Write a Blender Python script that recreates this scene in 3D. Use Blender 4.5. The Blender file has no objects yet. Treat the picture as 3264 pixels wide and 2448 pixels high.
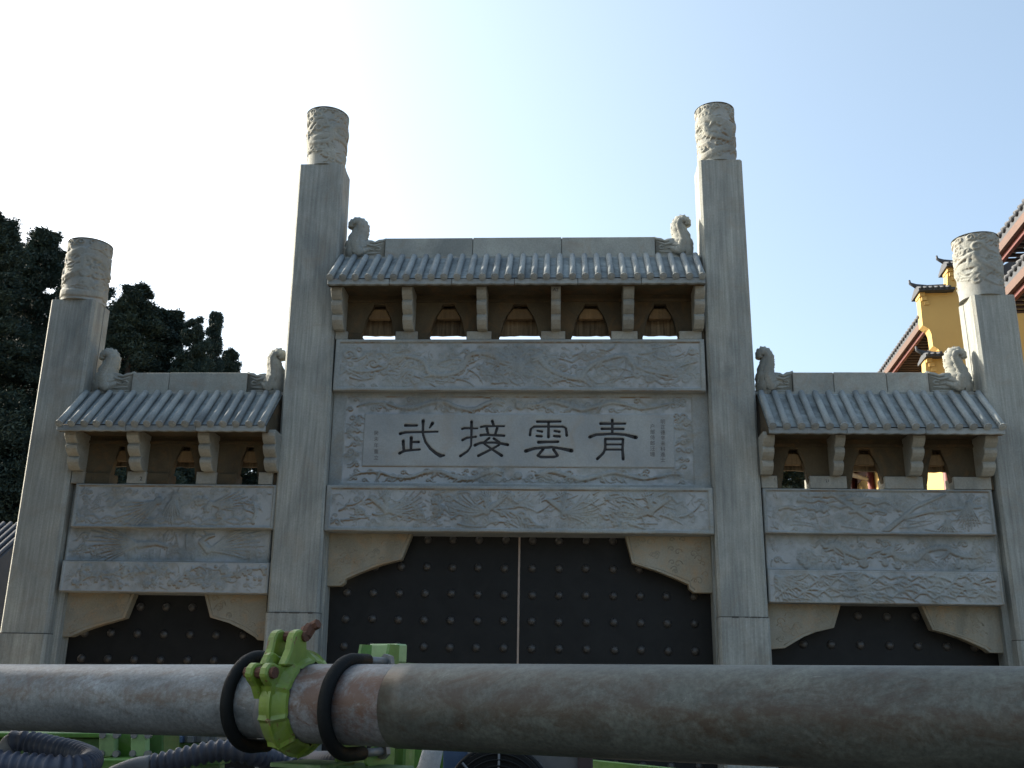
import bpy, math, random
import numpy as np
from mathutils import Vector, Matrix

random.seed(7)
RNG = np.random.default_rng(7)
sc = bpy.context.scene
COL = sc.collection

# ------------------------------------------------------------------ camera
FPX = 3173.0                       # focal length in pixels of the 3264-wide photograph (35 mm equivalent)
EYE = Vector((0.0, -14.0, 1.6))
_up = Vector((184.0, 10624.0, -FPX)).normalized()            # world up seen from the camera
_hx = Vector((-60632.0, 102.4, -FPX))
_hx = (_hx - _up * _hx.dot(_up)).normalized()
_X = -_hx; _Z = _up; _Y = _Z.cross(_X)
ROT = Matrix((_X, _Y, _Z))                                   # camera space -> world
cam_data = bpy.data.cameras.new("camera")
cam_data.sensor_width = 36.0
cam_data.lens = 36.0 * FPX / 3264.0
cam_data.clip_start = 0.05
cam_data.clip_end = 3000.0
cam = bpy.data.objects.new("camera", cam_data)
COL.objects.link(cam)
cam.matrix_world = Matrix.Translation(EYE) @ ROT.to_4x4()
sc.camera = cam

# ------------------------------------------------------------------ light
SUN_EL = math.radians(28.0)
SUN_AZ = math.radians(67.0)        # left of the gate's normal, behind the gate
to_sun = Vector((-math.sin(SUN_AZ) * math.cos(SUN_EL), math.cos(SUN_AZ) * math.cos(SUN_EL), math.sin(SUN_EL)))
world = bpy.data.worlds.new("World"); sc.world = world; world.use_nodes = True
wn = world.node_tree.nodes; wl = world.node_tree.links
wn.clear()
sky = wn.new("ShaderNodeTexSky"); sky.sky_type = 'NISHITA'; sky.sun_disc = False
sky.sun_elevation = SUN_EL
sky.sun_rotation = -SUN_AZ
sky.air_density = 1.0; sky.dust_density = 3.5; sky.ozone_density = 1.5; sky.altitude = 100
bg = wn.new("ShaderNodeBackground"); bg.inputs[1].default_value = 0.10
wo = wn.new("ShaderNodeOutputWorld")
# hazy day: forward-scattered glow round the sun, the same law over the whole sky
tcw = wn.new("ShaderNodeTexCoord"); dp = wn.new("ShaderNodeVectorMath"); dp.operation = 'DOT_PRODUCT'
nm = wn.new("ShaderNodeVectorMath"); nm.operation = 'NORMALIZE'
wl.new(tcw.outputs['Generated'], nm.inputs[0]); wl.new(nm.outputs[0], dp.inputs[0]); dp.inputs[1].default_value = to_sun
ma = wn.new("ShaderNodeMath"); ma.operation = 'MULTIPLY_ADD'; ma.inputs[1].default_value = 0.5; ma.inputs[2].default_value = 0.5
wl.new(dp.outputs['Value'], ma.inputs[0])
mp_ = wn.new("ShaderNodeMath"); mp_.operation = 'POWER'; mp_.inputs[1].default_value = 1.7; wl.new(ma.outputs[0], mp_.inputs[0])
mg = wn.new("ShaderNodeVectorMath"); mg.operation = 'SCALE'; mg.inputs[0].default_value = (1.15, 1.32, 0.90); wl.new(mp_.outputs[0], mg.inputs['Scale'])
ad_ = wn.new("ShaderNodeVectorMath"); ad_.operation = 'ADD'
wl.new(sky.outputs[0], ad_.inputs[0]); wl.new(mg.outputs[0], ad_.inputs[1])
wl.new(ad_.outputs[0], bg.inputs[0]); wl.new(bg.outputs[0], wo.inputs[0])
sd = bpy.data.lights.new("sun", 'SUN'); sd.energy = 4.4; sd.angle = math.radians(0.5); sd.color = (1.0, 0.90, 0.76)
sun = bpy.data.objects.new("sun", sd); COL.objects.link(sun)
sun.rotation_euler = to_sun.to_track_quat('Z', 'Y').to_euler()
sun.location = (-20, 10, 30)
sc.view_settings.view_transform = 'Standard'; sc.view_settings.look = 'None'
sc.view_settings.gamma = 1.0; sc.view_settings.exposure = 1.6
sc.view_settings.use_curve_mapping = False
sc.cycles.max_bounces = 6; sc.cycles.diffuse_bounces = 4; sc.cycles.glossy_bounces = 3

# ------------------------------------------------------------------ measuring helpers
def ray(px, py):
    return ROT @ Vector((px - 1632.0, 1224.0 - py, -FPX))
def at(px, py, Y):
    "point of the plane y = Y that the photograph shows at px, py"
    d = ray(px, py); t = (Y - EYE.y) / d.y
    return EYE + d * t
def at_depth(px, py, depth):
    return EYE + ray(px, py) * (depth / FPX)
def lerp(a, b, t): return a + (b - a) * t

# ------------------------------------------------------------------ materials
def new_mat(name):
    m = bpy.data.materials.new(name); m.use_nodes = True
    nt = m.node_tree; nt.nodes.clear()
    out = nt.nodes.new("ShaderNodeOutputMaterial"); b = nt.nodes.new("ShaderNodeBsdfPrincipled")
    nt.links.new(b.outputs[0], out.inputs[0])
    return m, nt, b
def N(nt, typ, **kw):
    n = nt.nodes.new(typ)
    for k, v in kw.items():
        if k in ('operation', 'blend_type', 'data_type', 'attribute_name', 'noise_dimensions', 'feature', 'clamp', 'attribute_type'): setattr(n, k, v)
        else: n.inputs[k].default_value = v
    return n
def coords(nt, scale=(1, 1, 1), rnd=True):
    tc = N(nt, "ShaderNodeTexCoord"); mp = nt.nodes.new("ShaderNodeMapping")
    mp.inputs['Scale'].default_value = scale
    if rnd:
        oi = nt.nodes.new("ShaderNodeObjectInfo")
        v = N(nt, "ShaderNodeVectorMath", operation='SCALE'); cb = nt.nodes.new("ShaderNodeCombineXYZ")
        nt.links.new(oi.outputs['Random'], cb.inputs[0]); nt.links.new(oi.outputs['Random'], cb.inputs[2])
        nt.links.new(cb.outputs[0], v.inputs[0]); v.inputs['Scale'].default_value = 37.0
        nt.links.new(tc.outputs['Object'], mp.inputs[0]); 
        ad = N(nt, "ShaderNodeVectorMath", operation='ADD')
        nt.links.new(mp.outputs[0], ad.inputs[0]); nt.links.new(v.outputs[0], ad.inputs[1])
        return ad.outputs[0]
    nt.links.new(tc.outputs['Object'], mp.inputs[0])
    return mp.outputs[0]
def noise(nt, vec, scale, detail=4, rough=0.6, dist=0.0):
    n = nt.nodes.new("ShaderNodeTexNoise")
    n.inputs['Scale'].default_value = scale; n.inputs['Detail'].default_value = detail
    n.inputs['Roughness'].default_value = rough; n.inputs['Distortion'].default_value = dist
    nt.links.new(vec, n.inputs['Vector']); return n.outputs[0]
def ramp(nt, fac, stops):
    r = nt.nodes.new("ShaderNodeValToRGB"); nt.links.new(fac, r.inputs[0])
    el = r.color_ramp.elements
    while len(el) < len(stops): el.new(0.5)
    for e, (p, c) in zip(el, stops):
        e.position = p; e.color = (*c, 1) if len(c) == 3 else c
    return r.outputs[0]
def mixc(nt, a, b, fac, mode='MIX'):
    m = nt.nodes.new("ShaderNodeMix"); m.data_type = 'RGBA'; m.blend_type = mode
    for s, v in ((6, a), (7, b), (0, fac)):
        if isinstance(v, (int, float)): m.inputs[s].default_value = v
        elif isinstance(v, tuple): m.inputs[s].default_value = (*v, 1)
        else: nt.links.new(v, m.inputs[s])
    return m.outputs[2]
def bump(nt, b, h, strength=0.4, dist=0.01):
    n = nt.nodes.new("ShaderNodeBump"); n.inputs['Strength'].default_value = strength; n.inputs['Distance'].default_value = dist
    nt.links.new(h, n.inputs['Height']); nt.links.new(n.outputs[0], b.inputs['Normal'])

SF = 0.98
def stone(name, c1, c2, stain=(0.20, 0.15, 0.09), stain_amt=0.5, streak=0.0, rough=0.85, tone=False, bumps=0.5, fine=40):
    m, nt, b = new_mat(name)
    CT = (0.95, 1.0, 0.99)
    c1 = tuple(x * SF * k for x, k in zip(c1, CT)); c2 = tuple(x * SF * k for x, k in zip(c2, CT)); stain = tuple(x * SF for x in stain)
    v = coords(nt)
    big = noise(nt, v, 1.3, 5, 0.62, 0.5)
    base = ramp(nt, big, [(0.30, c1), (0.72, c2)])
    f = noise(nt, v, fine, 5, 0.7)
    fr = ramp(nt, f, [(0.25, (0.80, 0.80, 0.80)), (0.75, (1.15, 1.15, 1.15))])
    base = mixc(nt, base, fr, 1.0, 'MULTIPLY')
    wide = noise(nt, coords(nt, (1, 1, .45)), 0.75, 4, 0.6, 1.5)
    base = mixc(nt, base, ramp(nt, wide, [(0.32, (0.74, 0.76, 0.78)), (0.5, (1, 1, 1)), (0.70, (1.14, 1.13, 1.10))]), 1.0, 'MULTIPLY')
    if streak:
        vs = coords(nt, (9, 9, 0.35))
        s = noise(nt, vs, 3.0, 5, 0.65)
        sr = ramp(nt, s, [(0.30, (1 - streak,) * 3), (0.72, (1 + streak,) * 3)])
        base = mixc(nt, base, sr, 1.0, 'MULTIPLY')
    st = noise(nt, v, 2.4, 6, 0.7, 1.2)
    sm = ramp(nt, st, [(0.50, (0, 0, 0)), (0.74, (stain_amt,) * 3)])
    base = mixc(nt, base, stain, sm)
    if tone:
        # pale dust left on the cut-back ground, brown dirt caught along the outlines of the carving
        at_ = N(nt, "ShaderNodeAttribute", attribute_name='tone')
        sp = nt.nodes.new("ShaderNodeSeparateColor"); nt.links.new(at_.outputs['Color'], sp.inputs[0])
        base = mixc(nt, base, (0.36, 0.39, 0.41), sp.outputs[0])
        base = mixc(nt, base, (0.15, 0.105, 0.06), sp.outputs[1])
    nt.links.new(base, b.inputs['Base Color']); b.inputs['Roughness'].default_value = rough; b.inputs['Specular IOR Level'].default_value = 0.22
    h = noise(nt, v, fine * 1.6, 6, 0.75)
    bump(nt, b, h, bumps, 0.008)
    return m

M = {}
M['pillar'] = stone('pillar_stone', (0.235, 0.240, 0.228), (0.32, 0.320, 0.300), streak=0.26, stain_amt=0.35, stain=(0.23, 0.19, 0.14))
M['beam'] = stone('beam_stone', (0.21, 0.225, 0.235), (0.30, 0.31, 0.31), stain_amt=0.35)
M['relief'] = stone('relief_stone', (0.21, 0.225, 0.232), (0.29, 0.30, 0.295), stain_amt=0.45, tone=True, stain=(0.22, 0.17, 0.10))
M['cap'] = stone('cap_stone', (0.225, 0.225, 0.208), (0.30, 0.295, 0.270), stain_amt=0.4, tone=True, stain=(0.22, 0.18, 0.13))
M['tile'] = stone('tile_stone', (0.20, 0.215, 0.225), (0.31, 0.325, 0.33), stain_amt=0.3, stain=(0.10, 0.11, 0.11))
M['pan'] = stone('pan_stone', (0.14, 0.155, 0.165), (0.36, 0.39, 0.40), stain_amt=0.75, stain=(0.07, 0.08, 0.08), fine=14, bumps=0.9)
M['ridge'] = stone('ridge_stone', (0.235, 0.235, 0.22), (0.36, 0.36, 0.335), stain_amt=0.55, stain=(0.24, 0.17, 0.12))
M['bracket'] = stone('bracket_stone', (0.22, 0.215, 0.195), (0.32, 0.31, 0.28), stain_amt=0.45)
M['brown'] = stone('brown_stained_shaded_stone', (0.052, 0.041, 0.027), (0.095, 0.075, 0.048), stain_amt=0.6, stain=(0.15, 0.085, 0.035), bumps=0.9)  # brown stain, darkened further: shade under the deep eaves put into the colour
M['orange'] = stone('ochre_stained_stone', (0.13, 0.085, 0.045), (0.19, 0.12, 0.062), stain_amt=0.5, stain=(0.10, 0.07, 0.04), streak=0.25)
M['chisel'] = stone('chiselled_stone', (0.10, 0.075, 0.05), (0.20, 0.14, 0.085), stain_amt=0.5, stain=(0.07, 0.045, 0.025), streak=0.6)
M['spandrel'] = stone('spandrel_stone', (0.23, 0.20, 0.15), (0.29, 0.27, 0.23), stain_amt=0.6, stain=(0.34, 0.22, 0.11), tone=True)  # base and stain tinted warm: bounced light put into the colour

def plain(name, col, rough=0.7, metal=0.0, var=0.25, scale=8, bumpv=0.0, spec=None):
    m, nt, b = new_mat(name)
    v = coords(nt)
    n = noise(nt, v, scale, 5, 0.65)
    c = mixc(nt, tuple(x * (1 - var) for x in col), tuple(min(1, x * (1 + var)) for x in col), n)
    nt.links.new(c, b.inputs['Base Color']); b.inputs['Roughness'].default_value = rough
    b.inputs['Metallic'].default_value = metal
    if spec is not None: b.inputs['Specular IOR Level'].default_value = spec
    if bumpv: bump(nt, b, noise(nt, v, scale * 6, 5, 0.7), bumpv, 0.004)
    return m
M['ink'] = plain('black_ink', (0.012, 0.012, 0.013), 0.7)
M['faint_ink'] = plain('worn_ink', (0.09, 0.09, 0.09), 0.8)
M['mark'] = plain('marker_paint', (0.02, 0.02, 0.022), 0.8)
M['joint'] = plain('joint_mortar', (0.06, 0.06, 0.055), 0.95)

def door_mat():
    m, nt, b = new_mat('black_door_paint')
    v = coords(nt, rnd=False)
    n = noise(nt, v, 3.0, 6, 0.7, 0.6)
    c = ramp(nt, n, [(0.3, (0.004, 0.005, 0.0055)), (0.75, (0.010, 0.0115, 0.012))])
    s = noise(nt, coords(nt, (20, 20, 0.8), False), 2.0, 4, 0.7)
    c = mixc(nt, c, (0.035, 0.032, 0.028), ramp(nt, s, [(0.62, (0, 0, 0)), (0.8, (0.5, 0.5, 0.5))]))
    nt.links.new(c, b.inputs['Base Color']); b.inputs['Roughness'].default_value = 0.62
    b.inputs['Specular IOR Level'].default_value = 0.25
    bump(nt, b, noise(nt, v, 60, 4, 0.6), 0.15, 0.003)
    return m
M['door'] = door_mat()
M['stud'] = plain('stud_metal', (0.045, 0.044, 0.042), 0.5, 0.3, var=0.4, scale=5, bumpv=0.2)
M['seam'] = plain('seam_metal', (0.30, 0.24, 0.20), 0.6, 0.3, var=0.4, scale=12)

def pipe_mat(name, grey, rust, rust_lo, rust_hi, dark=0.0):
    m, nt, b = new_mat(name)
    v = coords(nt, (1, 1, 1), False)
    vs = coords(nt, (1.0, 3.0, 3.0), False)
    g = noise(nt, vs, 4.0, 6, 0.65, 0.8)
    base = ramp(nt, g, [(0.3, tuple(x * 0.55 for x in grey)), (0.52, grey), (0.75, tuple(min(1, x * 1.55) for x in grey))])
    sp = noise(nt, v, 130.0, 5, 0.75)
    base = mixc(nt, base, ramp(nt, sp, [(0.32, (0.62, 0.61, 0.60)), (0.68, (1.28, 1.28, 1.28))]), 1.0, 'MULTIPLY')
    r1 = noise(nt, vs, 8.0, 9, 0.78, 0.6)
    r2 = noise(nt, v, 45.0, 5, 0.75)
    rm = N(nt, "ShaderNodeMath", operation='MULTIPLY_ADD'); nt.links.new(r2, rm.inputs[0]); rm.inputs[1].default_value = 0.45; nt.links.new(r1, rm.inputs[2])
    tcz = N(nt, "ShaderNodeTexCoord"); sx = nt.nodes.new("ShaderNodeSeparateXYZ"); nt.links.new(tcz.outputs['Object'], sx.inputs[0])
    z1_ = N(nt, "ShaderNodeMath", operation='SUBTRACT'); nt.links.new(sx.outputs[2], z1_.inputs[0]); z1_.inputs[1].default_value = 1.568
    z2_ = N(nt, "ShaderNodeMath", operation='ABSOLUTE'); nt.links.new(z1_.outputs[0], z2_.inputs[0])
    zc = N(nt, "ShaderNodeMath", operation='MULTIPLY_ADD'); nt.links.new(z2_.outputs[0], zc.inputs[0]); zc.inputs[1].default_value = -3.2; zc.inputs[2].default_value = 0.10
    rz = N(nt, "ShaderNodeMath", operation='ADD'); nt.links.new(rm.outputs[0], rz.inputs[0]); nt.links.new(zc.outputs[0], rz.inputs[1]); rm = rz
    rf = ramp(nt, rm.outputs[0], [(rust_lo, (0, 0, 0)), (rust_hi, (0.85, 0.85, 0.85))])
    base = mixc(nt, base, rust, rf)
    sc_ = noise(nt, coords(nt, (2, 9, 9), False), 7, 3, 0.5, 2.0)
    base = mixc(nt, base, (0.30, 0.31, 0.30), ramp(nt, sc_, [(0.74, (0, 0, 0)), (0.80, (0.35, 0.35, 0.35))]))
    nt.links.new(base, b.inputs['Base Color'])
    b.inputs['Roughness'].default_value = 0.5; b.inputs['Metallic'].default_value = 0.05; b.inputs['Specular IOR Level'].default_value = 0.45
    bump(nt, b, rm.outputs[0], 0.5, 0.0015)
    return m
M['pipe_l'] = pipe_mat('weathered_grey_pipe', (0.140, 0.155, 0.160), (0.075, 0.050, 0.034), 0.74, 0.96)
M['pipe_m'] = pipe_mat('rusty_pipe_end', (0.16, 0.165, 0.17), (0.080, 0.032, 0.014), 0.66, 0.84)
M['pipe_r'] = pipe_mat('brown_grey_pipe', (0.072, 0.079, 0.068), (0.036, 0.021, 0.011), 0.68, 0.90)

def paint_mat(name, col, chip=(0.13, 0.055, 0.025), lo=0.66, hi=0.72, rough=0.5):
    m, nt, b = new_mat(name)
    v = coords(nt, rnd=False)
    n = noise(nt, v, 9, 6, 0.7)
    c = ramp(nt, n, [(0.3, tuple(x * 0.6 for x in col)), (0.7, tuple(x * 1.15 for x in col))])
    d = noise(nt, v, 22, 6, 0.7, 0.6)
    c = mixc(nt, c, (0.25, 0.27, 0.18), ramp(nt, d, [(0.5, (0, 0, 0)), (0.8, (0.5, 0.5, 0.5))]))
    k = noise(nt, v, 48, 6, 0.7, 0.4)
    c = mixc(nt, c, chip, ramp(nt, k, [(lo, (0, 0, 0)), (hi, (1, 1, 1))]))
    nt.links.new(c, b.inputs['Base Color']); b.inputs['Roughness'].default_value = rough
    bump(nt, b, n, 0.3, 0.002)
    return m
M['lime'] = paint_mat('chipped_lime_paint', (0.155, 0.235, 0.026), lo=0.60, hi=0.64)
M['palegreen'] = paint_mat('pale_green_machine_paint', (0.24, 0.36, 0.16), lo=.72, hi=.8)
M['green'] = paint_mat('green_machine_paint', (0.085, 0.20, 0.03), lo=0.70, hi=0.75)
M['dkgreen'] = paint_mat('grimy_green_paint', (0.055, 0.12, 0.03), lo=0.62, hi=0.70)
M['rust'] = plain('rusty_steel', (0.085, 0.036, 0.020), 0.85, 0.1, 0.5, 30, 0.5)
M['rubber'] = plain('black_rubber', (0.006, 0.007, 0.007), 0.65, 0, 0.5, 25, 0.3, spec=0.15)
M['hose'] = plain('dusty_hose_plastic', (0.035, 0.043, 0.066), 0.55, 0, 0.5, 14, 0.2)
M['cuff'] = plain('grey_hose_cuff', (0.12, 0.13, 0.14), 0.6, 0, 0.35, 10, 0.2)
M['steel'] = plain('dusty_steel', (0.16, 0.165, 0.165), 0.5, 0.4, 0.35, 12, 0.2)
M['bluesteel'] = plain('blue_painted_steel', (0.06, 0.10, 0.17), 0.5, 0.1, 0.5, 12, 0.2)
M['concrete_splash'] = plain('cement_splashed_paint', (0.30, 0.30, 0.29), 0.9, 0, 0.4, 22, 0.6)
M['yellow'] = plain('yellow_limewash', (0.46, 0.31, 0.105), 0.9, 0, 0.10, 1.2, 0.1)
M['redwood'] = plain('dark_red_woodwork', (0.10, 0.018, 0.014), 0.6, 0, 0.3, 3)
M['brownwood'] = plain('brown_woodwork', (0.085, 0.045, 0.030), 0.7, 0, 0.3, 3)
M['darkwood'] = plain('dark_rafters', (0.05, 0.035, 0.035), 0.7, 0, 0.3, 3)
M['rooftile'] = plain('dark_grey_tile', (0.035, 0.041, 0.050), 0.7, 0, 0.4, 4)
M['whitefret'] = plain('grey_carved_trim', (0.35, 0.36, 0.37), 0.7, 0, 0.4, 6)
M['bark'] = plain('conifer_bark', (0.06, 0.045, 0.035), 0.9, 0, 0.3, 8)
M['glass'] = plain('dark_window_glass', (0.02, 0.025, 0.03), 0.15)
M['shutter'] = plain('grey_shutter', (0.30, 0.28, 0.26), 0.8)

def leaf_mat(name, c1, c2):
    m, nt, b = new_mat(name)
    n = noise(nt, coords(nt), 0.9, 4, 0.6)
    nt.links.new(ramp(nt, n, [(0.3, c1), (0.7, c2)]), b.inputs['Base Color'])
    b.inputs['Roughness'].default_value = 0.7; b.inputs['Specular IOR Level'].default_value = 0.2
    return m
M['needles'] = leaf_mat('conifer_needles', (0.022, 0.038, 0.034), (0.033, 0.056, 0.043))

# ------------------------------------------------------------------ mesh helpers
class MB:
    def __init__(s): s.v = []; s.f = []
    def add(s, vs, fs):
        o = len(s.v); s.v += [tuple(p) for p in vs]; s.f += [tuple(i + o for i in q) for q in fs]; return s
    def box(s, x0, x1, y0, y1, z0, z1):
        vs = [(x0, y0, z0), (x1, y0, z0), (x1, y1, z0), (x0, y1, z0), (x0, y0, z1), (x1, y0, z1), (x1, y1, z1), (x0, y1, z1)]
        return s.add(vs, [(0, 3, 2, 1), (4, 5, 6, 7), (0, 1, 5, 4), (1, 2, 6, 5), (2, 3, 7, 6), (3, 0, 4, 7)])
    def hexa(s, p):      # 8 points: bottom ring of 4, top ring of 4
        return s.add(p, [(0, 3, 2, 1), (4, 5, 6, 7), (0, 1, 5, 4), (1, 2, 6, 5), (2, 3, 7, 6), (3, 0, 4, 7)])
    def prism(s, poly, off):   # polygon of 3D points extruded by vector off
        n = len(poly); off = Vector(off)
        vs = [Vector(p) for p in poly] + [Vector(p) + off for p in poly]
        fs = [tuple(range(n)), tuple(range(2 * n - 1, n - 1, -1))] + [(i, i + n, (i + 1) % n + n, (i + 1) % n) for i in range(n)]
        return s.add(vs, fs)
    def tube(s, pts, rad, seg=12, cap=True):
        pts = [Vector(p) for p in pts]; n = len(pts)
        if not hasattr(rad, '__len__'): rad = [rad] * n
        t0 = (pts[1] - pts[0]).normalized()
        u = t0.orthogonal().normalized(); rings = []
        for i in range(n):
            t = (pts[min(i + 1, n - 1)] - pts[max(i - 1, 0)]).normalized()
            u = (u - t * u.dot(t)).normalized(); w = t.cross(u)
            rings.append([pts[i] + (u * math.cos(a) + w * math.sin(a)) * rad[i] for a in [2 * math.pi * k / seg for k in range(seg)]])
        vs = [p for r in rings for p in r]; fs = []
        for i in range(n - 1):
            for k in range(seg):
                fs.append((i * seg + k, i * seg + (k + 1) % seg, (i + 1) * seg + (k + 1) % seg, (i + 1) * seg + k))
        if cap: fs.append(tuple(range(seg - 1, -1, -1))); fs.append(tuple((n - 1) * seg + k for k in range(seg)))
        return s.add(vs, fs)
    def mesh(s, name, smooth=False):
        me = bpy.data.meshes.new(name); me.from_pydata(s.v, [], s.f)
        if smooth: me.polygons.foreach_set('use_smooth', [True] * len(me.polygons))
        me.update(); return me
def fix_normals(me):
    import bmesh
    bm = bmesh.new(); bm.from_mesh(me); bmesh.ops.recalc_face_normals(bm, faces=bm.faces[:]); bm.to_mesh(me); bm.free()

def link(name, me, mat=None, parent=None, loc=None, bevel=0, label=None, fix=True, autosmooth=False):
    if fix: fix_normals(me)
    o = bpy.data.objects.new(name, me); COL.objects.link(o)
    if mat is not None and not me.materials: me.materials.append(mat)
    if loc is not None: o.location = loc
    if parent is not None:
        o.parent = parent; o.matrix_parent_inverse = WM(parent).inverted()
    if bevel:
        b = o.modifiers.new('edge', 'BEVEL'); b.width = bevel; b.segments = 1; b.limit_method = 'ANGLE'; b.angle_limit = math.radians(40)
    if label: o['label'] = label
    return o
def WM(o):
    m = Matrix.Translation(o.location) if o.rotation_euler[:] == (0, 0, 0) else Matrix.LocRotScale(o.location, o.rotation_euler, o.scale)
    if o.parent is not None: return WM(o.parent) @ o.matrix_parent_inverse @ m
    return m
def inst(src_mesh, name, loc, parent, mat=None, rot=None, label=None):
    o = bpy.data.objects.new(name, src_mesh); COL.objects.link(o); o.location = loc
    if rot is not None: o.rotation_euler = rot
    o.parent = parent; o.matrix_parent_inverse = WM(parent).inverted()
    if label: o['label'] = label
    return o
def thing(name, label, cat, loc=(0, 0, 0), group=None):
    o = bpy.data.objects.new(name, None); COL.objects.link(o); o.location = loc
    o.empty_display_size = 0.3
    o['label'] = label; o['category'] = cat
    if group: o['group'] = group
    return o
def tag(o, label, cat, group=None, kind=None):
    o['label'] = label; o['category'] = cat
    if group: o['group'] = group
    if kind: o['kind'] = kind
    return o

# ------------------------------------------------------------------ carved relief (real depth)
class Relief:
    "height field over a rectangle w x h metres; strokes raise it"
    def __init__(s, w, h, res=0.011, wrap=False):
        s.w, s.h, s.wrap = w, h, wrap
        s.nx = max(8, int(w / res)); s.nz = max(6, int(h / res))
        s.x = np.linspace(0, w, s.nx); s.z = np.linspace(0, h, s.nz)
        s.H = np.zeros((s.nz, s.nx)); s.F = np.zeros((s.nz, s.nx))
    def _win(s, x0, x1, z0, z1):
        i0 = max(0, int(x0 / s.w * (s.nx - 1))); i1 = min(s.nx, int(x1 / s.w * (s.nx - 1)) + 2)
        j0 = max(0, int(z0 / s.h * (s.nz - 1))); j1 = min(s.nz, int(z1 / s.h * (s.nz - 1)) + 2)
        return i0, i1, j0, j1
    def seg(s, x0, z0, x1, z1, r0, r1, h, flat=1.0):
        R = max(r0, r1)
        i0, i1, j0, j1 = s._win(min(x0, x1) - R, max(x0, x1) + R, min(z0, z1) - R, max(z0, z1) + R)
        if i1 <= i0 or j1 <= j0: return
        X, Z = np.meshgrid(s.x[i0:i1], s.z[j0:j1])
        dx, dz = x1 - x0, z1 - z0; L = dx * dx + dz * dz + 1e-9
        t = np.clip(((X - x0) * dx + (Z - z0) * dz) / L, 0, 1)
        d = np.hypot(X - x0 - t * dx, Z - z0 - t * dz) / (r0 + (r1 - r0) * t + 1e-6)
        p = h * np.clip(1 - d ** 4, 0, 1) ** 0.5 if flat else h * np.sqrt(np.clip(1 - d * d, 0, 1))
        s.H[j0:j1, i0:i1] = np.maximum(s.H[j0:j1, i0:i1], p)
    def stroke(s, pts, r0, r1, h, taper_both=False, ripple=0.0, rl=0.05, h1=None):
        n = len(pts); acc = 0
        for k in range(n - 1):
            t0, t1 = k / (n - 1), (k + 1) / (n - 1)
            if taper_both:
                a = r0 * math.sin(math.pi * min(max(t0, .06), .94)) ** 0.6; b = r0 * math.sin(math.pi * min(max(t1, .06), .94)) ** 0.6
            else: a, b = lerp(r0, r1, t0), lerp(r0, r1, t1)
            hh = h if h1 is None else lerp(h, h1, t0)
            acc += math.hypot(pts[k + 1][0] - pts[k][0], pts[k + 1][1] - pts[k][1])
            if ripple: hh *= 1 + ripple * math.sin(acc / rl * 2 * math.pi)
            s.seg(*pts[k], *pts[k + 1], a, b, hh)
    def disc(s, x, z, r, h): s.seg(x, z, x + 1e-4, z, r, r, h)
    def groove(s, pts, r, depth):
        for k in range(len(pts) - 1):
            x0, z0 = pts[k][:2]; x1, z1 = pts[k + 1][:2]
            ra = pts[k][2] if len(pts[k]) > 2 else r; rb = pts[k + 1][2] if len(pts[k + 1]) > 2 else r
            R = max(ra, rb) + 0.01
            i0, i1, j0, j1 = s._win(min(x0, x1) - R, max(x0, x1) + R, min(z0, z1) - R, max(z0, z1) + R)
            if i1 <= i0 or j1 <= j0: continue
            X, Z = np.meshgrid(s.x[i0:i1], s.z[j0:j1])
            dx, dz = x1 - x0, z1 - z0; L = dx * dx + dz * dz + 1e-9
            t = np.clip(((X - x0) * dx + (Z - z0) * dz) / L, 0, 1)
            d = np.hypot(X - x0 - t * dx, Z - z0 - t * dz) - (ra + (rb - ra) * t)
            p = -depth * np.clip(-d / 0.008 + 0.6, 0, 1)
            s.H[j0:j1, i0:i1] = np.where(p < -1e-5, np.minimum(s.H[j0:j1, i0:i1], p), s.H[j0:j1, i0:i1])
    # --- motifs
    def cloud(s, x, z, r, sgn, h, rnd):
        pts = []
        for k in range(15):
            a = k / 14 * 2.3 * math.pi; rr = r * (1 - k / 14 * 0.78)
            pts.append((x + sgn * rr * math.cos(a), z + rr * 0.8 * math.sin(a)))
        s.stroke(pts, r * 0.30, r * 0.16, h)
        L = r * rnd.uniform(1.4, 3.0)
        tail = [(x + sgn * r, z), (x + sgn * (r + L * 0.4), z - r * 0.75), (x + sgn * (r + L), z - r * rnd.uniform(0.2, 0.9))]
        s.stroke(tail, r * 0.26, r * 0.06, h * 0.8)
    def wisp(s, x, z, a, L, r, h, curl, n=9):
        r *= .78
        pts = []
        for k in range(n):
            pts.append((x, z)); x += math.cos(a) * L / n; z += math.sin(a) * L / n; a += curl / n
        s.stroke(pts, r, r * 0.2, h)
    def dragon(s, x0, x1, zc, amp, waves, r, h, rnd, ph=0.0):
        n = 60; pts = []
        for k in range(n + 1):
            t = k / n
            e = 1 - 0.5 * t
            pts.append((lerp(x0, x1, t) + amp * 0.35 * math.sin(ph + 2 * waves * 2 * math.pi * t + 1), zc + amp * e * math.sin(ph + waves * 2 * math.pi * t)))
        for k in range(n):
            t = k / n
            rr = r * (1.0 - 0.75 * t ** 1.6)
            hh = h * (1 + 0.16 * math.sin(k * 2.1))
            s.seg(*pts[k], *pts[k + 1], rr, rr, hh)
            if k % 2 == 0 and k > 4:     # dorsal fins
                dx, dz = pts[k + 1][0] - pts[k][0], pts[k + 1][1] - pts[k][1]; l = math.hypot(dx, dz) + 1e-6
                nx, nz = -dz / l, dx / l
                s.seg(pts[k][0] + nx * rr, pts[k][1] + nz * rr, pts[k][0] + nx * rr * 1.7 + dx / l * rr * .5, pts[k][1] + nz * rr * 1.7, rr * 0.35, rr * 0.1, h * 0.75)
        sg = 1 if x1 > x0 else -1
        hx, hz = pts[0]
        s.disc(hx, hz, r * 1.5, h * 1.15)
        s.seg(hx, hz, hx - sg * r * 2.6, hz - r * .4, r * 1.0, r * 0.55, h * 1.2)
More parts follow.
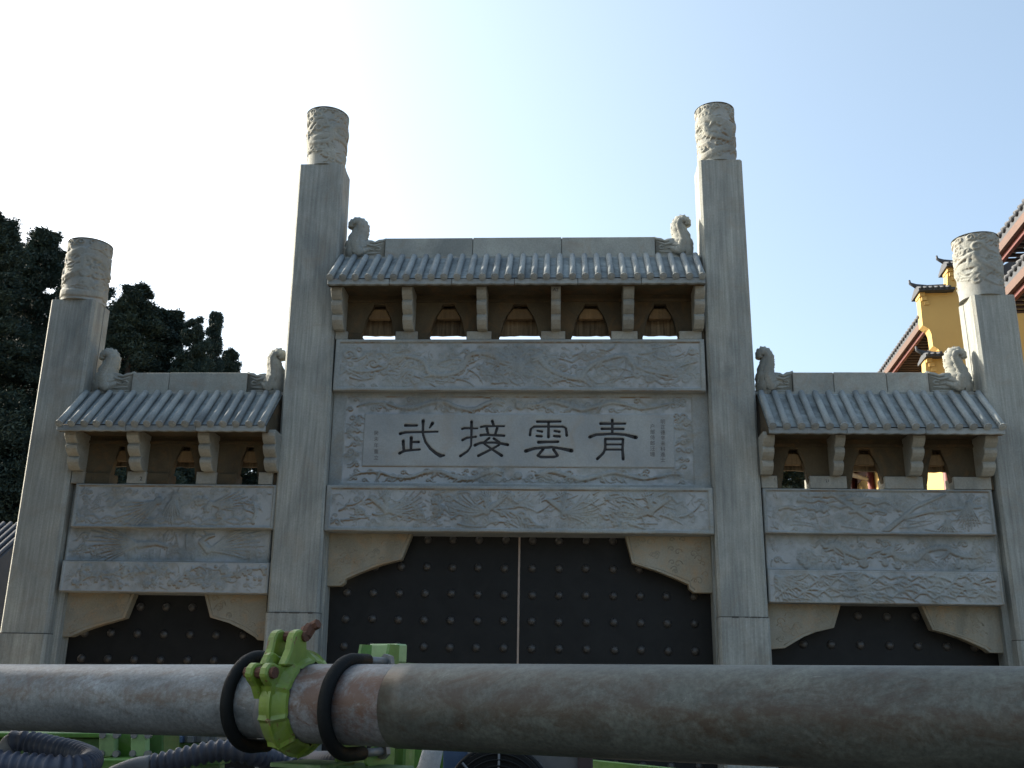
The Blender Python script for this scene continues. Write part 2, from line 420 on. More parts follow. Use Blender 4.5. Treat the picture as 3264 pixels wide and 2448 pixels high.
        s.seg(hx - sg * r * .4, hz - r * 1.0, hx - sg * r * 2.2, hz - r * 1.7, r * 0.5, r * 0.3, h)
        for q in range(7):      # mane and whiskers
            s.wisp(hx + sg * r * .3, hz + r * (0.9 - q * .35), (math.pi - 0.7 + q * .25 if sg < 0 else 0.7 - q * .25), r * rnd.uniform(3.5, 6.5), r * 0.33, h * 0.85, rnd.uniform(-1.4, 1.4))
        s.wisp(hx - sg * r * 2.2, hz, math.pi / 2 + sg * .6, r * 5, r * 0.22, h * .7, sg * 2.2)
        for q in (0.22, 0.42, 0.66, 0.82):     # legs with claws
            k = int(q * n); px, pz = pts[k]; a = -math.pi / 2 + rnd.uniform(-0.9, 0.9)
            if pz < zc: a = rnd.uniform(-0.5, 0.5) + (0 if rnd.random() < .5 else math.pi)
            kx, kz = px + math.cos(a) * r * 2.6, pz + math.sin(a) * r * 2.6
            s.seg(px, pz, kx, kz, r * .75, r * .4, h * .95)
            for c in (-0.7, -0.1, 0.5):
                s.wisp(kx, kz, a + c, r * 2.0, r * .24, h * .8, 0.9)
    def clouds_fill(s, x0, x1, z0, z1, n, r, h, rnd):
        for _ in range(n):
            rr = r * rnd.uniform(0.6, 1.2)
            s.cloud(rnd.uniform(x0 + rr, x1 - rr), rnd.uniform(z0 + rr, z1 - rr), rr, rnd.choice((-1, 1)), h * rnd.uniform(.6, 1), rnd)
    def blossom(s, x, z, r, h):
        for k in range(5):
            a = k * 2 * math.pi / 5 + 0.3; s.disc(x + math.cos(a) * r * .6, z + math.sin(a) * r * .6, r * .42, h)
        s.disc(x, z, r * .28, h * 1.3)
    def branch(s, x, z, a, L, r, h, rnd, flowers=True, depth=0):
        n = max(4, int(L / 0.06)); pts = []
        for k in range(n):
            pts.append((x, z)); a += rnd.uniform(-0.45, 0.45)
            if z < s.h * 0.18: a = abs(a % math.pi)
            if z > s.h * 0.82: a = -abs(a % math.pi)
            x += math.cos(a) * L / n; z += math.sin(a) * L / n * .7
            if k % 3 == 2 and depth < 2: s.branch(x, z, a + rnd.choice((-1, 1)) * rnd.uniform(.6, 1.2), L * 0.4, r * .6, h * .9, rnd, flowers, depth + 1)
            if rnd.random() < 0.45:
                if flowers: s.blossom(x + rnd.uniform(-.04, .04), z + rnd.uniform(-.05, .05), rnd.uniform(.025, .042), h)
                else: s.wisp(x, z, a + rnd.uniform(-1.2, 1.2), .1, .016, h * .8, rnd.uniform(-1, 1), 4)
        s.stroke(pts, r, r * .4, h)
    def wing(s, x, z, a0, a1, n, L, r, h, rnd, curl=0.5):
        for k in range(n):
            t = k / (n - 1); a = lerp(a0, a1, t)
            s.wisp(x, z, a, L * (0.75 + 0.35 * math.sin(t * math.pi)) * rnd.uniform(.9, 1.1), r, h * (0.8 + .3 * (k % 2)), curl, 8)
        s.disc(x, z, r * 2.5, h * 1.1)
    def peaks(s, x0, x1, z, amp, h, rnd, rows=3):
        for q in range(rows):
            zz = z + q * amp * .55; n = int((x1 - x0) / 0.09); pts = []
            for k in range(n + 1): pts.append((lerp(x0, x1, k / n), zz + amp * abs(math.sin(k * 1.1 + q * 2) * rnd.uniform(.3, 1))))
            s.stroke(pts, 0.014, 0.014, h)
            for k in range(0, n, 2): s.wisp(pts[k][0], pts[k][1], -1.2 + rnd.uniform(-.6, .6), .12, .012, h * .7, .6, 4)
    def waves(s, x0, x1, z0, z1, h, rnd, n=10):
        for q in range(n):
            zz = lerp(z0, z1, q / max(1, n - 1)); x = rnd.uniform(x0, x1 - .3)
            s.wisp(x, zz, rnd.uniform(-.3, .3), rnd.uniform(.3, .9), .014, h, rnd.uniform(-.8, .8), 8)
    def frame(s, bw, h, inner=True):
        bx = int(bw / s.w * s.nx); bz = max(1, int(bw * .8 / s.h * s.nz))
        m = np.ones_like(s.H, bool); m[bz:-bz, bx:-bx] = False
        s.H[m] = h
        if inner:
            g = max(1, bx // 3); gz = max(1, bz // 3)
            for sl in ((slice(bz, bz + gz), slice(bx, -bx)), (slice(-bz - gz, -bz), slice(bx, -bx)), (slice(bz, -bz), slice(bx, bx + g)), (slice(bz, -bz), slice(-bx - g, -bx))):
                s.H[sl] = np.minimum(s.H[sl], 0.0)
    def smooth(s, n=1):
        for _ in range(n):
            P = np.pad(s.H, 1, mode='edge')
            s.H = (P[1:-1, 1:-1] * 4 + P[:-2, 1:-1] + P[2:, 1:-1] + P[1:-1, :-2] + P[1:-1, 2:]) / 8
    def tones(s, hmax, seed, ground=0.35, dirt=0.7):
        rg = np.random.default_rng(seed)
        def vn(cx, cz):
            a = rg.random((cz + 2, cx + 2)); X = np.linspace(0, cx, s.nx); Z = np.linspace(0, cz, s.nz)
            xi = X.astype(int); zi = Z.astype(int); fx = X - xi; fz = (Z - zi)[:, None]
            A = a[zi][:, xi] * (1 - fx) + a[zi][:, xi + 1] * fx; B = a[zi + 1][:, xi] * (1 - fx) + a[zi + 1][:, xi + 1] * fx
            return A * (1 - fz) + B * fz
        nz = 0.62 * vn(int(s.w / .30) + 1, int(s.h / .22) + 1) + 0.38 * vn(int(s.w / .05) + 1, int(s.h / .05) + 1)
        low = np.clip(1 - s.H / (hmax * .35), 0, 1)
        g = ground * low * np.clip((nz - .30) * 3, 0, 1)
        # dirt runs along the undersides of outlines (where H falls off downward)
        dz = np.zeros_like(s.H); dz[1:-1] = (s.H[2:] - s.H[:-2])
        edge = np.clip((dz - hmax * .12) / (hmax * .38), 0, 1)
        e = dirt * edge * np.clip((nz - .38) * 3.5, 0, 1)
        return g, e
    def fine(s, rnd, n, h=.018):
        for _ in range(int(n)):
            x = rnd.uniform(.08, s.w - .08); z = rnd.uniform(.06, s.h - .06); c = rnd.random()
            if c < .45: s.wisp(x, z, rnd.uniform(0, 6.28), rnd.uniform(.06, .22), rnd.uniform(.009, .016), h * rnd.uniform(.5, 1.1), rnd.uniform(-2.5, 2.5), 6)
            elif c < .75: s.cloud(x, z, rnd.uniform(.02, .045), rnd.choice((-1, 1)), h * rnd.uniform(.5, 1), rnd)
            else:
                a = rnd.uniform(0, 6.28)
                for k in range(4): s.wisp(x + .02 * k * math.sin(a), z - .02 * k * math.cos(a), a, rnd.uniform(.07, .14), .009, h * .8, .8, 4)
    def mesh(s, name, origin, hmax=0.03, seed=1, ground=0.35, dirt=0.7, Y=None):
        "front face looks towards -Y; origin = lower left corner"
        ox, oy, oz = origin
        X, Z = np.meshgrid(s.x, s.z)
        co = np.stack([X + ox, oy - s.H, Z + oz], -1).reshape(-1, 3)
        return s._mesh(name, co, hmax, seed, ground, dirt)
    def _mesh(s, name, co, hmax, seed, ground, dirt):
        me = bpy.data.meshes.new(name)
        idx = np.arange(s.nx * s.nz).reshape(s.nz, s.nx)
        f = np.stack([idx[:-1, :-1], idx[:-1, 1:], idx[1:, 1:], idx[1:, :-1]], -1).reshape(-1, 4)
        me.vertices.add(len(co)); me.vertices.foreach_set('co', co.astype(np.float32).ravel())
        me.loops.add(f.size); me.loops.foreach_set('vertex_index', f.astype(np.int32).ravel())
        me.polygons.add(len(f)); me.polygons.foreach_set('loop_start', np.arange(0, f.size, 4, dtype=np.int32))
        me.polygons.foreach_set('use_smooth', np.ones(len(f), bool))
        me.update(calc_edges=True)
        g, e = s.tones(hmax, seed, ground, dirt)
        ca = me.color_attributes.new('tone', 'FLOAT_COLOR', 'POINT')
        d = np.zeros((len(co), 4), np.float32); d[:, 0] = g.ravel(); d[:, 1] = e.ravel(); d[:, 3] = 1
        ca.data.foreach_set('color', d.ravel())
        return me

# ================================================================== SETTING
def ground_mat():
    m, nt, b = new_mat('dusty_concrete_ground')
    v = coords(nt, rnd=False)
    n = noise(nt, v, 0.6, 8, 0.65); n2 = noise(nt, v, 14, 6, 0.7)
    c = ramp(nt, n, [(0.3, (0.20, 0.165, 0.12)), (0.7, (0.30, 0.25, 0.185))])
    c = mixc(nt, c, ramp(nt, n2, [(0.3, (0.75,) * 3), (0.7, (1.15,) * 3)]), 1.0, 'MULTIPLY')
    nt.links.new(c, b.inputs['Base Color']); b.inputs['Roughness'].default_value = 0.95
    bump(nt, b, n2, 0.4, 0.02)
    return m
g = MB(); g.add([(-900, -900, 0), (900, -900, 0), (900, 900, 0), (-900, 900, 0)], [(0, 1, 2, 3)])
go = link('ground', g.mesh('ground'), ground_mat()); go['kind'] = 'structure'

def road_mat():
    m, nt, b = new_mat('asphalt')
    v = coords(nt, rnd=False); n2 = noise(nt, v, 60, 5, 0.7); n = noise(nt, v, 0.9, 6, 0.6)
    c = ramp(nt, n, [(0.3, (0.035, 0.034, 0.032)), (0.7, (0.065, 0.062, 0.056))])
    c = mixc(nt, c, ramp(nt, n2, [(0.3, (0.7,) * 3), (0.7, (1.3,) * 3)]), 1.0, 'MULTIPLY')
    nt.links.new(c, b.inputs['Base Color']); b.inputs['Roughness'].default_value = 0.9; bump(nt, b, n2, 0.5, 0.01)
    return m
g = MB(); g.add([(-300, -24, .004), (300, -24, .004), (300, -8.2, .004), (-300, -8.2, .004)], [(0, 1, 2, 3)])
rd = link('road', g.mesh('road'), road_mat()); rd['kind'] = 'structure'
g = MB(); g.box(-300, 300, -8.2, -8.05, 0, .12)
kb = link('kerb', g.mesh('kerb'), M['beam']); kb['kind'] = 'structure'

# ================================================================== GATEWAY
gate = thing('stone_gateway', 'grey carved stone memorial gateway with four tall pillars, three tiled roofs and black studded doors', 'gateway', (0.0, 0.3, 0.0))
DEP = 0.56           # pillar depth
CH = 0.037           # corner chamfer
class Edge:          # a nearly vertical arris on plane Y=0, from two photographed points
    def __init__(s, a, b):
        p, q = at(*a, 0), at(*b, 0); s.x0, s.z0 = p.x, p.z; s.k = (q.x - p.x) / (q.z - p.z)
    def x(s, z): return s.x0 + s.k * (z - s.z0)
P = [dict(L=Edge((161, 952), (-3, 2001)), R=Edge((303, 956), (141, 2060)), top=954, cap=755, ctr=0.01, jy=2018),
     dict(L=Edge((952, 525), (842, 2040)), R=Edge((1094, 525), (1012, 2000)), top=523, cap=338, ctr=0.0, jy=1952),
     dict(L=Edge((2227, 510), (2289, 1907)), R=Edge((2366, 508), (2459, 2100)), top=509, cap=324, ctr=0.0, jy=1967),
     dict(L=Edge((3098, 940), (3166, 1446)), R=Edge((3238, 940), (3309, 1446)), top=939, cap=737, ctr=0.0, jy=2040)]
capw = [(200, 335, 227, 355), (982, 1102, 983, 1111), (2225, 2347, 2215, 2337), (3058, 3198, 3036, 3175)]
def chamfer_ring(x0, x1, y0, y1, z, c, groove=0.0):
    ym = (y0 + y1) / 2 + 0.06
    cy = c * 1.2
    L = [(x0, y1 - cy, z), (x0, ym + .012, z), (x0 + groove, ym + .006, z), (x0 + groove, ym - .006, z), (x0, ym - .012, z), (x0, y0 + cy, z)]
    R = [(x1, y0 + cy, z), (x1, ym - .012, z), (x1 - groove, ym - .006, z), (x1 - groove, ym + .006, z), (x1, ym + .012, z), (x1, y1 - cy, z)]
    return L + [(x0 + c, y0, z), (x1 - c, y0, z)] + R + [(x1 - c, y1, z), (x0 + c, y1, z)]
def loft(rings):
    mb = MB(); n = len(rings[0])
    vs = [p for r in rings for p in r]; fs = [tuple(range(n)), tuple(range((len(rings) - 1) * n + n - 1, (len(rings) - 1) * n - 1, -1))]
    for k in range(len(rings) - 1):
        for i in range(n):
            fs.append((k * n + i, k * n + (i + 1) % n, (k + 1) * n + (i + 1) % n, (k + 1) * n + i))
    mb.add(vs, fs); return mb
for i, p in enumerate(P):
    cx = (p['L'].x0 + p['R'].x0) / 2
    zt = at((161, 952, 2227, 3098)[i] + 70, p['top'], 0).z
    zj = at((60, 900, 2370, 3200)[i], p['jy'], 0).z
    p['zt'] = zt
    rings = []
    for z in (zj + .006, lerp(zj, zt, .5), zt):
        rings.append(chamfer_ring(p['L'].x(z), p['R'].x(z), 0, DEP, z, CH, .012))
    po = link('pillar', loft(rings).mesh('pillar'), M['pillar'], gate)
    e = .012
    rings = [chamfer_ring(p['L'].x(z) - e, p['R'].x(z) + e, -e, DEP + e, z, CH, .012) for z in (0.0, zj - .006)]
    link('pillar_base', loft(rings).mesh('pillar_base'), M['pillar'], po)
    link('joint', loft([chamfer_ring(p['L'].x(z) + .006, p['R'].x(z) - .006, .006, DEP - .006, z, CH, 0) for z in (zj - .006, zj + .006)]).mesh('joint'), M['joint'], po)
    if i in (1, 2):
        rj = random.Random(60 + i); mp2 = MB(); xj = p['L'].x(zj) + .01
        while xj < p['R'].x(zj) - .03:
            wj = rj.uniform(.03, .16); hj = rj.uniform(.008, .02)
            if rj.random() < .75: mp2.box(xj, min(xj + wj, p['R'].x(zj) - .01), -.014, -.002, zj - hj * .8, zj + hj * .5)
            xj += wj + rj.uniform(.0, .05)
        link('mortar_patch', mp2.mesh('mortar_patch'), M['joint'], po)
    # carved drum on top
    b0, b1, t0, t1 = capw[i]
    yc = DEP / 2
    zb = zt
    Rb = 0.5 * (at(b1, p['top'], yc).x - at(b0, p['top'], yc).x); xb = 0.5 * (at(b1, p['top'], yc).x + at(b0, p['top'], yc).x)
    yt = p['cap'] + 22
    Rt = 0.5 * (at(t1, yt, yc).x - at(t0, yt, yc).x); xt = 0.5 * (at(t1, yt, yc).x + at(t0, yt, yc).x)
    ztop = at((t0 + t1) / 2, p['cap'], yc - Rt).z
    Rb -= .012; Rt -= .010
    Hh = ztop - zb
    rl = Relief(2 * math.pi * .3, Hh, 0.0105)
    rnd = random.Random(20 + i)
    w = rl.w
    for q in range(3):
        n = 60; pts = [((w * (k / n * 1.25 - .12) + q * .1), Hh * (.16 + q * .27) + .07 * math.sin(k / n * 9 + q * 2 + i)) for k in range(n + 1)]
        if (i + q) % 2 == 0: rl.stroke(pts, .062, .05, .034, ripple=.12, rl=.05)
    rl.clouds_fill(0, w, 0.02, Hh * .97, 40, .10, .042, rnd)
    rl.dragon(w * .72, w * .15, Hh * .52, Hh * .20, 1.3, .05, .05, rnd, i)
    rl.H *= .8
    for k in range(26): rl.cloud(w * rnd.random(), Hh * rnd.random(), rnd.uniform(.035, .06), rnd.choice((-1, 1)), .03, rnd)
    for k in range(16): rl.wisp(w * rnd.random(), Hh * rnd.random(), rnd.uniform(-.7, .7), rnd.uniform(.2, .4), .022, .03, rnd.uniform(-1.5, 1.5))
    for k in range(11): rl.cloud(w * (k + .5) / 11, Hh - .07, .062, (-1) ** k, .03, rnd)
    rl.H *= .72; rl.smooth(1)
    X, Z = np.meshgrid(rl.x, rl.z)
    blend = np.clip(np.minimum(X, w - X) / .05, 0, 1)
    rl.H *= blend
    a = X / w * 2 * math.pi + math.pi / 2
    t = Z / Hh
    rad = (Rb + (Rt - Rb) * t) + rl.H - np.clip((Z - Hh + .03) / .03, 0, 1) * .010
    co = np.stack([(xb + (xt - xb) * t) + rad * np.cos(a), yc + rad * np.sin(a), Z + zb], -1).reshape(-1, 3)
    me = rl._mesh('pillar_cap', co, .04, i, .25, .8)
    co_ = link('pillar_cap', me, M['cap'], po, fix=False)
    top = MB(); n = 48
    bt = MB(); bt.add([(xb + (Rb + .012) * math.cos(2 * math.pi * k / n), yc + (Rb + .012) * math.sin(2 * math.pi * k / n), zb + .002) for k in range(n)], [tuple(range(n))])
    link('cap_bed', bt.mesh('cap_bed'), M['cap'], po, fix=False)
    top.add([(xt + (Rt + .02) * math.cos(2 * math.pi * k / n), yc + (Rt + .02) * math.sin(2 * math.pi * k / n), ztop - .004) for k in range(n)], [tuple(range(n))])
    link('cap_top', top.mesh('cap_top'), M['cap'], po, fix=False)
    # faint carved joint marks
# -- inner faces of the bays
def bay_x(i, z):     # x range between pillar i and i+1 at height z
    return P[i]['R'].x(z), P[i + 1]['L'].x(z)

RIBP = {0: (17, 100, 1900), 1: (30, 0, 0), 2: (17, 0, 0)}
bays = [
    dict(i=0, xm=545, eave=1373, rb=1249, rt=1188, ends=(184, 849), nrib=17, joints=(421, 539, 788), drg=(295, 906)),
    dict(i=1, xm=1650, eave=905, rb=817, rt=757, ends=(1045, 2248), nrib=30, joints=(1227, 1507, 1790, 2088), drg=(1097, 2212)),
    dict(i=2, xm=2820, eave=1382, rb=1249, rt=1187, ends=(2449, 3201), nrib=17, joints=(2527, 2657, 2826, 2960), drg=(2411, 3103)),
]
YE = -0.48; YR = 0.17
FASC = 0.105
rib_meshes = {}
def drag_mesh():
    "ridge-end beast, base at x=0..0.62 facing +x, tail curling up at x~0.1"
    mb = MB()
    k = 1 / (2.765 * 206.0)
    def q(x, y): return Vector(((x - 555) * k, 0, (1562 - y) * k))
    body = [q(700, 1545), q(660, 1500), q(645, 1430), q(650, 1370), q(668, 1310), q(672, 1265), q(655, 1235), q(628, 1228), q(606, 1245), q(603, 1272)]
    rad = [95, 106, 98, 80, 70, 65, 60, 56, 50, 40]
    # rounded body tube flattened in y
    pts = []
    for a in range(len(body) - 1):
        for t in (0, .33, .66): pts.append((body[a].lerp(body[a + 1], t), lerp(rad[a], rad[a + 1], t) * k))
    pts.append((body[-1], rad[-1] * k))
    mb.tube([p for p, r in pts], [r * (1 + .06 * math.sin(j * 2.2)) for j, (p, r) in enumerate(pts)], 16)
    # scale rings
    for j in range(2, len(pts) - 4, 1):
        p, r = pts[j]; t = (pts[j + 1][0] - pts[j - 1][0]).normalized()
        for sy in (-1, 1):
            mb.tube([p + Vector((0, sy * r * .75, 0)) - t * .012, p + Vector((0, sy * r * 1.04, 0)) + t * .004], [.5 * r, .36 * r], 6)
    # spines along the outer back
    for j in range(4, len(pts) - 4):
        p, r = pts[j]; t = (pts[j + 1][0] - pts[j - 1][0]).normalized(); nrm = Vector((t.z, 0, -t.x))
        a = p + nrm * r * .85
        mb.prism([a - t * .016, a + nrm * .024 + t * .010, a + t * .014], (0, .03, 0))
        mb.prism([a - t * .016 + Vector((0, -.03, 0)), a + nrm * .024 + t * .010 + Vector((0, -.03, 0)), a + t * .014 + Vector((0, -.03, 0))], (0, .03, 0))
    # head and jaw block
    top = [q(640, 1420), q(700, 1405), q(730, 1396), q(775, 1400), q(800, 1412), q(830, 1395), q(862, 1392), q(890, 1382), q(902, 1402), q(880, 1420)]
    poly = top + [q(878, 1562), q(560, 1562), q(552, 1480), q(600, 1430)]
    mb.prism([p + Vector((0, -.085, 0)) for p in poly], (0, .17, 0))
    for sy in (-1, 1):
        def st(pp, r):
            mb.tube([q(*c) + Vector((0, sy * .085, 0)) for c in pp], r, 8)
        st([(600, 1480), (660, 1450), (740, 1440), (800, 1452), (860, 1430)], [.012, .02, .022, .02, .014])
        st([(590, 1510), (660, 1480), (740, 1475), (790, 1490)], [.01, .018, .02, .012])
        st([(580, 1535), (660, 1515), (760, 1520), (850, 1512)], [.01, .016, .018, .012])
        st([(760, 1420), (800, 1425), (850, 1410), (885, 1400)], [.012, .02, .02, .016])
        st([(572, 1552), (650, 1545), (760, 1548), (866, 1545)], [.012, .014, .014, .012])
        st([(800, 1470), (830, 1460), (850, 1475), (835, 1492), (808, 1488)], [.012, .016, .016, .014, .01])
        for kx in range(6):
            st([(570 + kx * 14, 1440 + kx * 3), (560 + kx * 16, 1475 + kx * 4), (575 + kx * 16, 1500 + kx * 3)], [.008, .013, .006])
    return mb.mesh('ridge_beast', True)
dm_r = drag_mesh(); fix_normals(dm_r); dm_r.materials.append(M['cap'])
dm_l = dm_r.copy(); dm_l.transform(Matrix.Scale(-1, 4, (1, 0, 0))); dm_l.flip_normals()
for me in (dm_r, dm_l):
    me.polygons.foreach_set('use_smooth', [True] * len(me.polygons))

for bi, B in enumerate(bays):
    i = B['i']
    ze = at(B['xm'], B['eave'], YE).z; zr = at(B['xm'], B['rb'], YR).z; zrt = at(B['xm'], B['rt'], YR).z
    xl = at(B['ends'][0], B['eave'] - 15, YE).x; xr = at(B['ends'][1], B['eave'] - 15, YE).x
    lo_l, lo_r = P[i]['R'].x(zr) + .01, P[i + 1]['L'].x(zr) - .01
    B.update(ze=ze, zr=zr, zrt=zrt, xl=xl, xr=xr)
    YM = YR + .11           # ridge centre
    YB = 2 * YM - YE
    roof = MB()
    # solid roof body: front slope, back slope, soffit
    zs = ze + FASC * .62
    prof = [(YE, ze), (YE, zs), (YM, zr + .05), (YB, zs), (YB, ze), (YB - .10, ze - .0), (YB - .22, ze + .055), (YE + .22, ze + .055), (YE + .10, ze)]
    slope = math.atan2(zr + .05 - zs, YM - YE)
    sd_ = Vector((0, math.cos(slope), math.sin(slope))); nn = Vector((0, -math.sin(slope), math.cos(slope)))
    roof.prism([(xl, y, z) for y, z in prof], (xr - xl, 0, 0))
    ro = link('roof', roof.mesh('roof'), M['brown'], gate)
    # pan surface: mottled carved sheet lying on the front slope
    Ls = (YR - YE) / math.cos(slope)
    for side in (0, 1):
        rl = Relief(xr - xl, Ls, .016)
        rnd = random.Random(bi * 3 + side)
        pitch = (xr - xl - .10) / (B['nrib'] - 1)
        for c in range(B['nrib'] - 1):
            for k in range(int(Ls / .07) + 1):
                rl.seg(.05 + pitch * (c + .5) - .02, k * .07 + .02, .05 + pitch * (c + .5) + .02, k * .07 + .02, .05, .05, .006 + .012 * rnd.random())
        X, Z = np.meshgrid(rl.x, rl.z)
        Hn = rl.H + .012
        oy, oz = YE - .004, zs + .004
        yy = oy + Z * sd_.y + Hn * nn.y; zz = oz + Z * sd_.z + Hn * nn.z
        if side: yy = 2 * YM - yy
        co = np.stack([X + xl + .0, yy, zz], -1).reshape(-1, 3)
        me = rl._mesh('pan_surface', co, .02, bi, 0.0, 0.0)
        link('pan_surface', me, M['pan'], ro)
    # fascia slabs with scalloped drips
    nb = 6 if bi == 1 else 3
    for side in (0, 1):
        for k in range(nb):
            a, b = lerp(xl, xr, k / nb) + .004, lerp(xl, xr, (k + 1) / nb) - .004
            fb = MB(); y0 = YE - .03 if side == 0 else YB + .03; d = .06 if side == 0 else -.06
            n = 24; bot = [(lerp(a, b, j / n), y0, ze - .010 * abs(math.sin((lerp(a, b, j / n) - xl) / pitch * math.pi))) for j in range(n + 1)]
            fb.prism(bot + [(b, y0, zs + .008), (a, y0, zs + .008)], (0, d, 0))
            link('eave_slab', fb.mesh('eave_slab'), M['tile'], ro, bevel=.004)
    # tube ribs
    key = round(Ls, 2)
    rr = .046
    for c in range(B['nrib']):
        x = xl + .05 + pitch * c
        jit = random.Random(bi * 100 + c)
        mb = MB()
        p0 = Vector((x + jit.uniform(-.004, .004), YE - .045, zs - .004)) + nn * .038
        pts = []
        nseg = 3
        L2 = Ls + .02
        for s_ in range(nseg):
            pts += [p0 + sd_ * (L2 * s_ / nseg), p0 + sd_ * (L2 * (s_ + .97) / nseg)]
        rads = [rr * (1.012 if (q_ % 2 == 0) else .992) for q_ in range(len(pts))]
        rads[0] = rr * 1.12
        mb.tube(pts, rads, 10)
        me = mb.mesh('tile_rib'); 
        for pl in me.polygons: pl.use_smooth = len(pl.vertices) == 4
        link('tile_rib', me, M['tile'], ro)
        end = MB(); ax = -Vector((0, 1, 0))
        c0 = p0 - sd_ * .004
        end.tube([c0 + sd_ * .01, c0 - sd_ * .006, c0 - sd_ * .0061, c0 - sd_ * .012], [rr * 1.2, rr * 1.2, rr * .75, rr * .6], 10)
        link('rib_end', end.mesh('rib_end'), M['tile'], ro)
    bk = MB()
    for c in range(B['nrib']):
        x = xl + .05 + pitch * c
        p0 = Vector((x, YB + .035, zs - .004)) + Vector((0, -nn.y, nn.z)) * .028
        bk.tube([p0, p0 + Vector((0, -sd_.y, sd_.z)) * Ls], rr, 8)
    o = link('rear_ribs', bk.mesh('rear_ribs', True), M['tile'], ro); o['kind'] = 'stuff'
    # ridge stones
    js = [at(x, B['rt'] + 20, YR).x for x in B['joints']]
    for k in range(len(js) - 1):
        rb = MB(); rb.box(js[k] + .004, js[k + 1] - .004, YR, 2 * YM - YR, zr - .02, zrt + (.004 if k % 2 else 0))
        link('ridge_block', rb.mesh('ridge_block'), M['ridge'], ro, bevel=.008)
    rc = MB(); rc.box(js[0] + .02, js[-1] - .02, YR + .03, 2 * YM - YR - .03, zr - .02, zrt - .012)
    link('ridge_core', rc.mesh('ridge_core'), M['joint'], ro)
    mo = MB(); mo.box(lo_l, lo_r, YR - .02, 2 * YM - YR + .02, zr - .045, zr - .005)
    link('ridge_bedding', mo.mesh('ridge_bedding'), M['ridge'], ro)
    # beasts
    sL = (js[0] - at(B['drg'][0], B['rt'], YR).x) / .59; sR = (at(B['drg'][1], B['rt'], YR).x - js[-1]) / .59
    for me, x, s_ in ((dm_r, js[0] - .003, min(max(sL, .85), 1.12)), (dm_l, js[-1] + .003, min(max(sR, .85), 1.12))):
        o = inst(me, 'ridge_beast', (x - .575 * s_ if me is dm_r else x + .575 * s_, YM, zr - .01), ro)
        o.scale = (s_, 1.0, 1.08)

